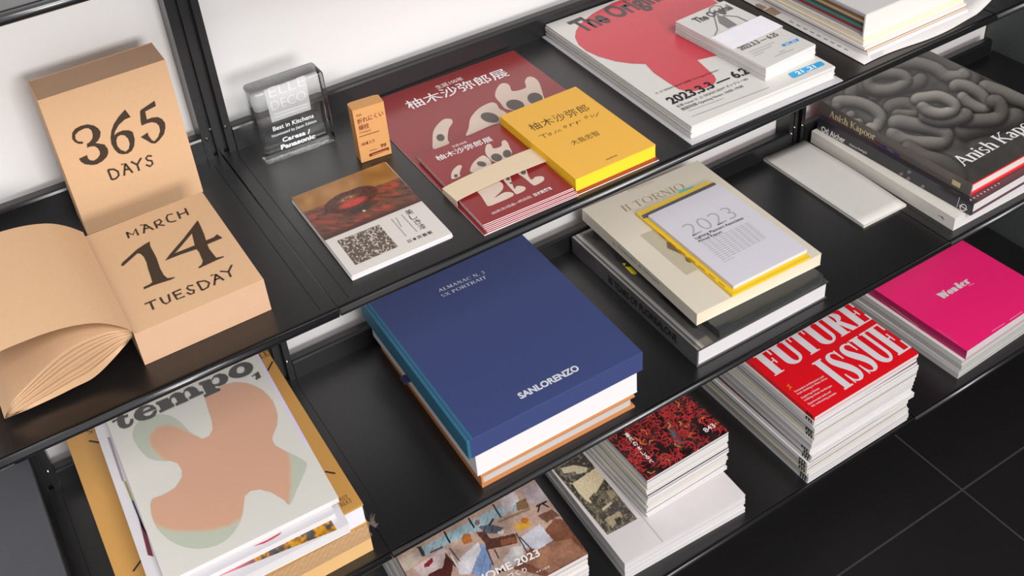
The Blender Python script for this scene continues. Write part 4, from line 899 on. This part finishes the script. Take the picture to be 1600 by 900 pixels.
# ---- white booklet, white book, black-spined book and sculpture book
wf = thing('white_folder', 'flat off-white folder lying open beside the off-white book', 'folder', (.8265, .0978, ZB), -.012)
FOLD = mat('off_white_folder', (204, 200, 194), rough=.6, var=.015)
MB().box(0, 0, 0, .0875, .2155, .0030).build('lower_leaf', FOLD, wf)
vs = []; fs = []
for j in range(13):
    for i in range(9):
        s, q = i / 8, j / 12; vs.append((s * .0875, q * .2155, .0034 + .0042 * (1 - s) ** 2 * .4 + .003 * math.sin(q * math.pi) * s))
for j in range(12):
    for i in range(8): k = j * 9 + i; fs.append((k, k + 1, k + 10, k + 9))
ul = MB().add(vs, fs).build('upper_leaf', FOLD, wf, smooth=True); sm = ul.modifiers.new('thickness', 'SOLIDIFY'); sm.thickness = .0006; sm.offset = 1
wbk = book('art_book', 'off-white softcover book at the bottom under the black-spined book', 'book', (.9222, .0178, -.008, .215, .288), ZB, ZB + .0222, mat('off_white_book_cover', (214, 209, 200), rough=.5), PAGES, board=.001)
PSp = Plane((.9222, .0178, 0), (-1, .008, 0)); a = tr(1380, 300, .11111)
marks('printed_mark', [a([(805, 340), (835, 340), (862, 400), (840, 385)]), a([(775, 330), (795, 320), (800, 345)])], PSp, GREYINK, wbk)
BLK = mat('black_spine_cover', (42, 39, 46), rough=.35, spec=.5, coat=.3); PLUM = mat('plum_cover', (88, 56, 62), rough=.45)
OTR = (.9444, .0095, .03, .225, .296); ZOt = ZB + .0445
ot = book('art_book', 'black-spined plum hardcover between the off-white book and the sculpture book', 'book', OTR, ZB + .0225, ZOt, PLUM, PAGES, hard=True, board=.0028, over=.002, spine_mat=BLK)
PSp = Plane((OTR[0], OTR[1], 0), (-math.cos(.03), -math.sin(.03), 0)); a = tr(1200, 175, .25)
MB().box(-.0004, 0, 0, .0, .296, .022).build('spine_wrap', BLK, ot)
MB().box(-.0004, 0, ZOt - ZB - .0225, .0098, .296, ZOt - ZB - .0224).build('spine_wrap_fold', BLK, ot)
text('lettering', 'Otl Aicher', *a([(335, 118), (482, 195), (340, 85)]), PSp, WHITEINK, ot, bold=.02, lift=.0008)
text('lettering', 'Markus Rathgeb', *a([(512, 208), (620, 262), (514, 194)]), PSp, WHITEINK, ot, lift=.0008)
marks('printed_mark', [a(ell(x, y, 13, 11)) for x, y in ((835, 386), (885, 374), (880, 414), (970, 464))], PSp, GREYINK, ot, lift=.0008)
strokes_mesh('printed_logo', [a(ell(1222, 596, 20, 20, 0, 16) + [(1242, 596)]), a([(1198, 582), (1248, 610)])], .0014, PSp, WHITEINK, ot, lift=.0008)
strokes_mesh('printed_rule', [a([(1201, 530), (1182, 594)])], .0006, PSp, WHITEINK, ot, lift=.0008)
POt = H(ZOt)
strokes_mesh('lettering', [tr(1480, 240, .1222)([(290 + 45 * k, 588 - 26 * k), (308 + 45 * k, 598 - 26 * k)]) for k in range(9)], .0014, POt, WHITEINK, ot)
REDB = mat('red_board', (222, 26, 36), rough=.45); KPC = mat('warm_grey_jacket', (98, 92, 86), rough=.35, spec=.45, coat=.3)
ZK = ZB + .066; KR = (.9544, .0238, .018, .2540, .292)
kp = book('art_book', 'sculpture book with a grey coiled-tube photograph and red boards on the right pile', 'book', KR, ZOt + .0002, ZK, REDB, mat('kapoor_pages', (214, 208, 202), rough=.8, stripes=1200, stripe_col=.9), hard=True, board=.0026, over=.003, spine_mat=KPC)
TUBES = [  # back to front, crop coordinates, radius, brightness
 ([(80, 330), (150, 250), (260, 180), (380, 140)], 60, .5), ([(640, 60), (760, 110), (880, 180), (900, 230)], 70, .55), ([(1000, 260), (1120, 300), (1230, 340)], 45, .75), ([(900, 480), (1000, 450), (1150, 420)], 60, .5),
 ([(540, 140), (640, 130), (740, 160), (800, 200), (880, 190)], 36, .85), ([(300, 300), (330, 260), (400, 280), (420, 300)], 36, .7), ([(380, 240), (440, 270), (540, 260), (660, 220)], 40, .65),
 ([(400, 200), (390, 240), (430, 270), (520, 265), (590, 225), (560, 190), (480, 185), (430, 190)], 32, .85), ([(500, 360), (560, 340), (620, 350), (640, 380), (600, 400), (540, 395)], 36, .6),
 ([(840, 250), (900, 250), (970, 290), (1010, 340), (990, 370), (930, 350), (880, 310)], 34, .85), ([(880, 420), (960, 430), (1060, 420), (1085, 380), (1040, 330)], 40, .6),
 ([(530, 440), (620, 450), (720, 470), (790, 500), (780, 540), (700, 550), (590, 540), (520, 500)], 42, .75), ([(690, 400), (760, 430), (850, 420), (890, 400)], 40, .65),
 ([(230, 345), (300, 330), (380, 350), (440, 390), (450, 430), (400, 470)], 34, .95), ([(300, 400), (290, 430), (340, 440)], 26, .8),
 ([(640, 320), (690, 310), (760, 305), (830, 340), (835, 375), (770, 395), (700, 380), (670, 350)], 34, 1.), ([(600, 580), (680, 620), (780, 650), (850, 700), (840, 740)], 44, .5)]
def paint_tubes(px, st):
    p = (px - np.array((1240, 60))) / .3; n = vnoise(p, 40, 21); c = np.full(len(p), 64.) + n * 30 + vnoise(p, 9, 22) * 5
    for pts, r, br in TUBES:
        P = smooth_loop(pts, 4)[:4 * (len(pts) - 1) + 1]; best = np.full(len(p), 1e9); side = np.zeros(len(p))
        for A, B in zip(P[:-1], P[1:]):
            d, t = seg_dist(p, A, B); dx, dy = B[0] - A[0], B[1] - A[1]; L = math.hypot(dx, dy) + 1e-9
            k = d < best; q = np.array(A) + t[:, None] * np.array((dx, dy)); s_ = ((p - q) @ np.array((-.35, -.94))) / r
            side = np.where(k, s_, side); best = np.where(k, d, best)
        x = best / r; ins = np.clip((1 - x) * r / 4, 0, 1); sh = np.sqrt(np.clip(1 - x * x, 0, 1)); val = 50 + br * (78 * sh + 92 * np.clip(side, -.55, 1))
        halo = np.clip(1.35 - x, 0, .35) / .35; c = c * (1 - .28 * halo * (1 - ins)); c = c * (1 - ins) + val * ins
    c = c + (vnoise(p, 3.5, 23) - .5) * 7
    fade = np.clip((p[:, 1] - (700 - (p[:, 0] - 500) * .45)) / 160, 0, 1) * .6; c = c * (1 - fade) + 60 * fade
    return np.stack([c * 1.0, c * .955, c * .91], 1)
picture('jacket_photograph', [corner(KR, ZK, 0, 0), corner(KR, ZK, 1, 0), corner(KR, ZK, 1, 1), corner(KR, ZK, 0, 1)], 260, 260, paint_tubes, print_mat('jacket_print', .38, .3), kp)
PK = H(ZK); a = tr(1240, 60, .3)
serif('Anish Kapoor', *a([(888, 668), (1322, 424), (846, 612)]), PK, WHITEINK, kp, thick=.15, thin=.06, gap=.03, ser=.05, sh=.05)
PSp = Plane((KR[0], KR[1], 0), (-math.cos(.018), -math.sin(.018), 0))
MB().box(-.0006, 0, 0, 0, .292, ZK - ZOt - .0002).build('jacket_spine', KPC, kp)
serif('Anish Kapoor', *a([(188, 406), (426, 532), (196, 374)]), PSp, mat('cream_lettering', (222, 204, 160), rough=.5), kp, thick=.17, thin=.07, gap=.03, ser=.05, sh=.05, lift=.0009)
poly_mesh('printed_label', [a([(830, 732), (874, 755), (867, 780), (825, 757)])], PSp, mat('cream_label', (206, 186, 140), rough=.5), kp, lift=.0009)
for k, cl in enumerate(((130, 30, 40), (48, 48, 130), (120, 96, 150), (70, 50, 130))):
    marks('printed_chip', [tr(1200, 175, .25)([(668 + 40 * k, 176 + 24 * k), (702 + 40 * k, 193 + 24 * k), (706 + 40 * k, 206 + 24 * k), (672 + 40 * k, 188 + 24 * k)])], PSp, mat('chip_%d' % k, cl, rough=.4), kp, lift=.0009)

# ================================================================== LOWER SHELF
def mag_stack(base, n, z0, z1, rect, covers, label, group, cat='magazine', name='magazine', pages=PAGES, jit=.0014, jyaw=.008, spine_mats=None, last=None):
    """pile of magazines; every magazine has covers, spine and pages of its own and shares mesh data with its kind"""
    dt = (z1 - z0) / n; protos = {}; out = []
    for k in range(n):
        top = k == n - 1; ci = covers[k % len(covers)]
        r = (rect[0] + (0 if top else random.uniform(-jit, jit)), rect[1] + (0 if top else random.uniform(-jit, jit)), rect[2] + (0 if top else random.uniform(-jyaw, jyaw)), rect[3], rect[4])
        if top or ci not in protos:
            o = book(name, last if top else label, cat, r, z0 + k * dt, z0 + k * dt + dt * .965, MATS[ci] if not (top and base) else base, pages, group=group, spine_mat=(spine_mats or {}).get(ci))
            if not top: protos[ci] = o
        else:
            o = copy_tree(protos[ci]); o.location = (r[0], r[1], z0 + k * dt); o.rotation_euler = (0, 0, r[2]); tag(o, label, cat, group)
        out.append(o)
    return out
mat('mag_white', (216, 213, 210), rough=.4); mat('mag_grey', (186, 184, 182), rough=.4); mat('mag_black', (34, 31, 33), rough=.4); mat('mag_maroon', (82, 44, 50), rough=.4); mat('mag_cream', (216, 206, 184), rough=.5); mat('mag_brown', (110, 76, 62), rough=.5)

# ---- interior catalogue pile
ZH = ZC + .130; HB = H(ZH)(919, 865); HR = (HB[0] - math.cos(-.05) * .2225, HB[1] - math.sin(-.05) * .2225, -.05, .2225, .276)
HOMEC = mat('home_cover', (150, 112, 92), rough=.35, coat=.3)
hs = mag_stack(HOMEC, 14, ZC, ZH + .0003, HR, ['mag_white', 'mag_grey', 'mag_white', 'mag_cream'], 'catalogue in the pile under the topmost interior-photo catalogue', 'interior catalogues', 'catalogue', 'catalogue', last='catalogue with a chair and window interior photograph, topmost of its pile')
hm = hs[-1]
HP = [((176, 148, 134), [(-400, 1200), (-400, 500), (1100, -60), (1700, 600), (1700, 1200)]),
 ((150, 172, 180), [(290, 560), (1010, 170), (1030, 260), (880, 330), (740, 420), (560, 500), (340, 610)]), ((178, 164, 150), [(150, 640), (290, 570), (330, 620), (240, 700), (190, 720)]), ((64, 56, 56), [(288, 540), (318, 530), (355, 600), (335, 612)]),
 ((188, 170, 168), [(260, 700), (480, 545), (520, 560), (470, 700), (330, 760)]), ((120, 36, 40), [(340, 665), (400, 615), (410, 640), (380, 680), (345, 690)]), ((84, 40, 38), [(370, 740), (480, 690), (500, 590), (560, 650), (540, 760), (380, 800)]),
 ((172, 156, 160), [(1050, 110), (1170, 60), (1260, 190), (1120, 230)]), ((196, 184, 186), [(900, 190), (1010, 130), (1040, 200), (930, 310)]), ((120, 92, 66), [(1015, 215), (1090, 180), (1115, 250), (1030, 275)]), ((132, 112, 92), [(880, 350), (1110, 250), (1120, 265), (890, 365)]),
 ((120, 76, 58), [(1000, 700), (1300, 330), (1400, 340), (1560, 590), (1250, 760)]), ((146, 104, 82), [(1050, 640), (1280, 500), (1420, 480), (1540, 590), (1270, 730)]),
 ((190, 188, 196), [(1040, 480), (1190, 370), (1290, 490), (1180, 560), (1060, 540)]), ((184, 180, 178), [(920, 640), (990, 540), (1060, 530), (1080, 610), (1000, 680)]), ((124, 146, 184), [(690, 740), (760, 520), (800, 530), (850, 700), (800, 760)]), ((200, 196, 200), [(590, 640), (740, 500), (760, 560), (680, 740), (600, 740)]),
 ((84, 52, 46), [(720, 430), (790, 420), (830, 480), (1010, 440), (1030, 510), (900, 540), (810, 560), (780, 500)]), ((126, 76, 52), [(900, 490), (1020, 460), (1030, 500), (910, 530)]), ((88, 92, 106), [(740, 390), (830, 370), (930, 400), (880, 440), (800, 440)]), ((126, 96, 90), ell(732, 362, 18, 22)),
 ((196, 150, 60), [(1000, 380), (1110, 335), (1130, 390), (1030, 425)]), ((176, 104, 40), ell(1080, 345, 28, 24)), ((160, 96, 48), [(615, 490), (630, 440), (680, 445), (700, 500), (640, 520)]), ((110, 76, 60), [(1175, 310), (1280, 260), (1340, 310), (1240, 360)]), ((200, 196, 190), [(880, 430), (930, 415), (930, 440), (890, 450)])]
HL = [((40, 34, 38), 4, [(800, 550), (850, 670)]), ((40, 34, 38), 4, [(1020, 440), (1100, 580)]), ((40, 34, 38), 4, [(1050, 470), (1135, 560)]), ((46, 38, 40), 4, [(860, 560), (890, 620)]), ((60, 48, 46), 5, [(500, 590), (570, 680)]), ((60, 48, 46), 4, [(530, 550), (600, 640)]), ((30, 28, 30), 6, [(670, 330), (710, 395)]), ((30, 28, 30), 6, [(490, 430), (530, 505)]), ((50, 46, 48), 6, [(850, 230), (905, 320)]), ((30, 26, 28), 6, [(1170, 240), (1240, 205)]), ((30, 26, 28), 5, [(1190, 235), (1180, 280)]), ((30, 26, 28), 5, [(1215, 222), (1255, 245)]), ((60, 50, 50), 5, [(390, 580), (475, 540)]), ((210, 210, 205), 4, [(540, 600), (590, 690)]), ((40, 36, 44), 6, [(820, 380), (850, 335)])]
def paint_home(px, st):
    p = (px - np.array((590, 740))) / .2125; c = np.tile(np.array((150., 112, 92)), (len(p), 1))
    w = p + np.stack([vnoise(p, 16, 33) - .5, vnoise(p, 16, 34) - .5], 1) * 6
    for cl, pl in HP: c[in_poly(w, pl)] = cl
    mull = np.abs((p[:, 0] * .45 + p[:, 1] * .12) % 26 - 13) < 1.2; c[mull & (c[:, 2] > c[:, 0] + 15)] -= 34
    c = c * (.86 + .28 * vnoise(p, 90, 35))[:, None]
    for cl, wd, pl in HL:
        for A, B in zip(pl[:-1], pl[1:]): d, t = seg_dist(p, A, B); c = mixc(c, cl, np.clip((wd + 2 - d) / 3, 0, 1))
    return c + (vnoise(p, 14, 31)[:, None] - .5) * 20
picture('cover_photograph', [corner(HR, ZH, 0, 0), corner(HR, ZH, 1, 0), corner(HR, ZH, 1, 1), corner(HR, ZH, 0, 1)], 260, 300, paint_home, print_mat('glossy_print'), hm)
PH = H(ZH); a = tr(590, 740, .2125)
text('lettering', 'HOME 2023', *a([(742, 812), (1200, 602), (720, 762)]), PH, WHITEINK, hm, bold=.02, lift=.0006)
text('lettering', 'づくり', *a([(960, 772), (1102, 722), (945, 738)]), PH, WHITEINK, hm, bold=.01, lift=.0006)
text('lettering', 'ビー・モダン住宅', *a([(1110, 762), (1268, 690), (1104, 748)]), PH, WHITEINK, hm, lift=.0006)

# ---- white photo books with the small red magazines on top
ZP = ZC + .040; PR = rect_from(ZP, (976, 881), (1165, 773), .274)
ps = mag_stack(mat('photo_book_cover', (208, 202, 202), rough=.45), 4, ZC, ZP, PR, ['mag_white', 'mag_grey'], 'white photo book in the low pile under the street photograph book', 'white photo books', 'book', 'photo_book', jit=.0012, last='white book with a sepia street photograph under the pile of red-covered magazines')
pb = ps[-1]; PPb = H(ZP)
SP = [((206, 190, 156), [(300, 330), (550, 180), (640, 260), (560, 400), (500, 520), (440, 480), (370, 400)]), ((58, 54, 50), [(160, 210), (420, 50), (545, 185), (330, 330), (260, 320)]), ((196, 184, 156), [(215, 190), (340, 160), (470, 185), (455, 225), (380, 245), (250, 240)]), ((70, 66, 62), [(250, 240), (350, 220), (390, 265), (310, 310)]),
 ((64, 58, 48), [(570, 395), (630, 290), (740, 390), (690, 430), (640, 400)]), ((150, 136, 108), [(640, 400), (700, 390), (740, 440), (690, 490)]), ((66, 62, 52), [(480, 470), (530, 420), (600, 440), (650, 520), (600, 580), (540, 550)]), ((190, 176, 146), [(600, 570), (690, 500), (700, 520), (620, 590)]), ((74, 68, 64), [(620, 590), (760, 470), (930, 660), (720, 780), (640, 800), (560, 650)]),
 ((160, 146, 116), [(630, 670), (770, 590), (800, 640), (700, 750)]), ((48, 46, 42), [(720, 670), (770, 640), (800, 690), (750, 720)]), ((62, 58, 52), [(260, 330), (330, 340), (450, 520), (600, 680), (660, 810), (560, 690)])]
def paint_street(px, st):
    p = (px - np.array((840, 700))) * 6; c = np.tile(np.array((96., 88, 74)), (len(p), 1))
    for cl, pl in SP: c[in_poly(p, pl)] = cl
    n = vnoise(p, 26, 41) * .5 + vnoise(p, 11, 42) * .5; dk = np.clip((n - .52) * 8, 0, 1) * (c[:, 0] < 130); c = mixc(c, (150, 138, 112), dk * .7)
    return c + (vnoise(p, 8, 43)[:, None] - .5) * 34
a = tr(840, 700, 1 / 6)
cA, cB, cC, cD = [PPb(*q) for q in a([(655, 815), (935, 665), (430, 50), (155, 212)])]
picture('cover_photograph', [cA, cB, cC + (cC - cB) * .35, cD + (cD - cA) * .35], 90, 230, paint_street, print_mat('matt_print', .5, .0), pb)
MB().box(.066, .0, ZP - ps[-1].location.z - .00002, .068, .274, ZP - ps[-1].location.z + .00008).build('cover_crease', mat('crease_grey', (186, 178, 172), rough=.6), pb)
Z8 = ZC + .125; R8 = rect_from(Z8, (1011, 751), (1139, 674), .21)
zs = mag_stack(mat('chilli_cover', (60, 28, 28), rough=.35, coat=.2), 15, ZP + .0003, Z8 + .0002, R8, ['mag_white', 'mag_white', 'mag_black', 'mag_white', 'mag_cream', 'mag_grey'], 'small magazine in the tall pile under the red chilli cover', 'small magazines under the chilli cover', 'magazine', 'small_magazine', jit=.0012, spine_mats={'mag_black': MATS['mag_grey'], 'mag_white': MATS['mag_white']}, last='small magazine with a red chilli pepper photograph, numbered 843, topmost of its pile')
z8 = zs[-1]
rs = np.random.RandomState(5)
CH = [(rs.rand(2) * np.array((1., 1.05)), rs.rand() * 6.28, .045 + rs.rand() * .05, rs.rand()) for _ in range(1300)]
def paint_chilli(px, st):
    p = st * np.array((1., 1.37)); c = np.tile(np.array((46., 30, 30)), (len(p), 1)) + (vnoise(p, .09, 51)[:, None] - .5) * 26
    d0, _ = seg_dist(p, (.52, .15), (.72, .95)); c = mixc(c, (84, 104, 108), np.clip((.05 - d0) * 30, 0, 1) * np.clip(vnoise(p, .08, 52) * 2 - .7, 0, 1))
    for ctr, an, L, k in CH:
        q = ctr * np.array((1., 1.35)); near = np.where((np.abs(p[:, 0] - q[0]) < L * 1.3) & (np.abs(p[:, 1] - q[1]) < L * 1.3))[0]
        if len(near) == 0 or vnoise(q[None], .16, 53)[0] < .18: continue
        u = np.array((math.cos(an), math.sin(an))); v = np.array((-u[1], u[0])); bend = (k - .5) * L * .7
        A, M_, B = q - u * L * .5, q + v * bend, q + u * L * .5
        d = np.minimum(seg_dist(p[near], A, M_)[0], seg_dist(p[near], M_, B)[0])
        col = (np.array((104, 16, 26)) * (1 - k) + np.array((206, 52, 50)) * k) if k < .965 else np.array((214, 150, 60))
        w = np.clip((.0068 - d) / .0035, 0, 1); c[near] = c[near] * (1 - w[:, None]) + col * w[:, None]
        hl = np.clip((.0028 - d) / .002, 0, 1) * .35; c[near] = c[near] * (1 - hl[:, None]) + np.array((236, 130, 120)) * hl[:, None]
    return c
picture('cover_photograph', [corner(R8, Z8, 0, 0), corner(R8, Z8, 1, 0), corner(R8, Z8, 1, 1), corner(R8, Z8, 0, 1)], 170, 230, paint_chilli, print_mat('glossy_print'), z8)
P8 = H(Z8); a = tr(930, 610, .18884)
text('lettering', '843', *a([(918, 352), (1000, 300), (892, 318)]), P8, WHITEINK, z8, bold=.01, lift=.0006)
vtext('暮風の木しるべ', (930 + 262 * .18884, 610 + 365 * .18884), (930 + 490 * .18884, 610 + 620 * .18884), (5.6, -3.0), P8, WHITEINK, z8, bold=.02)

# ---- red issue pile
ZFt = ZC + .1512; FRc = rect_from(ZFt, (1273, 652), (1436, 552), .292)
RED = mat('bright_red_cover', (216, 14, 28), rough=.4, spec=.45, coat=.2)
fs_ = mag_stack(RED, 18, ZC, ZFt + .0003, FRc, ['mag_white', 'mag_grey', 'mag_white', 'mag_cream', 'mag_black', 'mag_white', 'mag_maroon', 'mag_white', 'mag_grey'], 'thick magazine in the tall pile under the red issue', 'thick magazines under the red issue', pages=PAGES, jit=.0028, jyaw=.012, spine_mats={'mag_black': MATS['mag_grey'], 'mag_maroon': MATS['mag_white']}, last='red magazine lettered FUTURE ISSUE in big condensed serifs, topmost of its pile')
ft = fs_[-1]; PFt = H(ZFt); a = tr(1160, 470, .22222); RW_ = mat('grey_white_ink', (214, 208, 212), rough=.45)
text('lettering', 'FUTURE', *a([(230, 530), (915, 128), (92, 388)]), PFt, RW_, ft, me=fat_mesh('FUTURE'), cap=1.)
text('lettering', 'ISSUE', *a([(722, 628), (1190, 328), (505, 432)]), PFt, RW_, ft, me=fat_mesh('ISSUE'), cap=1.)
sl = ['Innovative architecture and', 'fresh thinking in West Africa', 'Exploring Ghana', 'making urban landscape', 'Experimental media and', 'the welcoming people']
ps_ = [((372, 645), (575, 535)), ((390, 662), (600, 548)), ((420, 690), (545, 618)), ((440, 706), (632, 600)), ((468, 732), (625, 642)), ((490, 748), (662, 652))]
for s_, (q0, q1) in zip(sl, ps_):
    q0, q1 = a([q0, q1]); text('lettering', s_, q0, q1, (q0[0] - 2.0, q0[1] - 2.6), PFt, RW_, ft, bold=.01)
strokes_mesh('printed_cross', [a([(310, 598), (350, 608)]), a([(322, 585), (338, 625)])], .0012, PFt, mat('gold_ink', (220, 150, 40), rough=.4), ft)
for k, o in enumerate(fs_):
    if k in (17, 16, 13, 12, 8, 7, 6, 5, 4, 3, 2, 1, 0):
        L_ = MB(); t0, t1 = .0012, .0072; yy = .004
        for j in range(3): L_.box(-.0004, yy + j * .005, t0, .0001, yy + j * .005 + .0024, t1)
        L_.box(-.0004, yy, t1 - .0014, .0001, yy + .0125, t1).build('spine_mark', INK, o)

# ---- pink magazine on grey-white books
ZWo = ZC + .0629; WR = (1.0275, .0182, .033, .2275, .282)
ws = mag_stack(None, 4, ZC, ZWo - .019, (1.0215, .019, .033, .235, .285), ['mag_grey', 'mag_white'], 'grey-white book in the low pile under the pink book', 'grey-white books under the pink book', 'book', 'art_book', pages=PAGESGREY, jit=.002, jyaw=.004, last='grey-white book directly under the pink book')
PINK = mat('hot_pink_cover', (236, 34, 112), rough=.38, spec=.45, coat=.2, var=.015); DPINK = mat('magenta_spine', (176, 22, 90), rough=.45)
wo = book('art_book', 'hot pink softcover book lettered Wonder, topmost of the right pile on the lower shelf', 'book', WR, ZWo - .0188, ZWo, PINK, PAGES, spine_mat=DPINK)
PWo = H(ZWo); a = tr(1200, 350, .25)
serif('Wonder', *a([(1092, 472), (1275, 362), (1065, 432)]), PWo, RW_, wo, thick=.26, thin=.1, ser=.05, gap=-.02, width=.8)
strokes_mesh('lettering', [a([(1255, 385), (1288, 372)]), a([(1398, 672), (1480, 620)]), a([(1510, 600), (1588, 548)])], .0012, PWo, mat('pale_pink_ink', (240, 150, 186), rough=.4), wo)
PSp = Plane((WR[0], WR[1], 0), (-math.cos(.033), -math.sin(.033), 0))
strokes_mesh('lettering', [a([(770, 515), (940, 640)]), a([(1055, 655), (1185, 745)])], .0014, PSp, mat('pale_pink_ink'), wo)
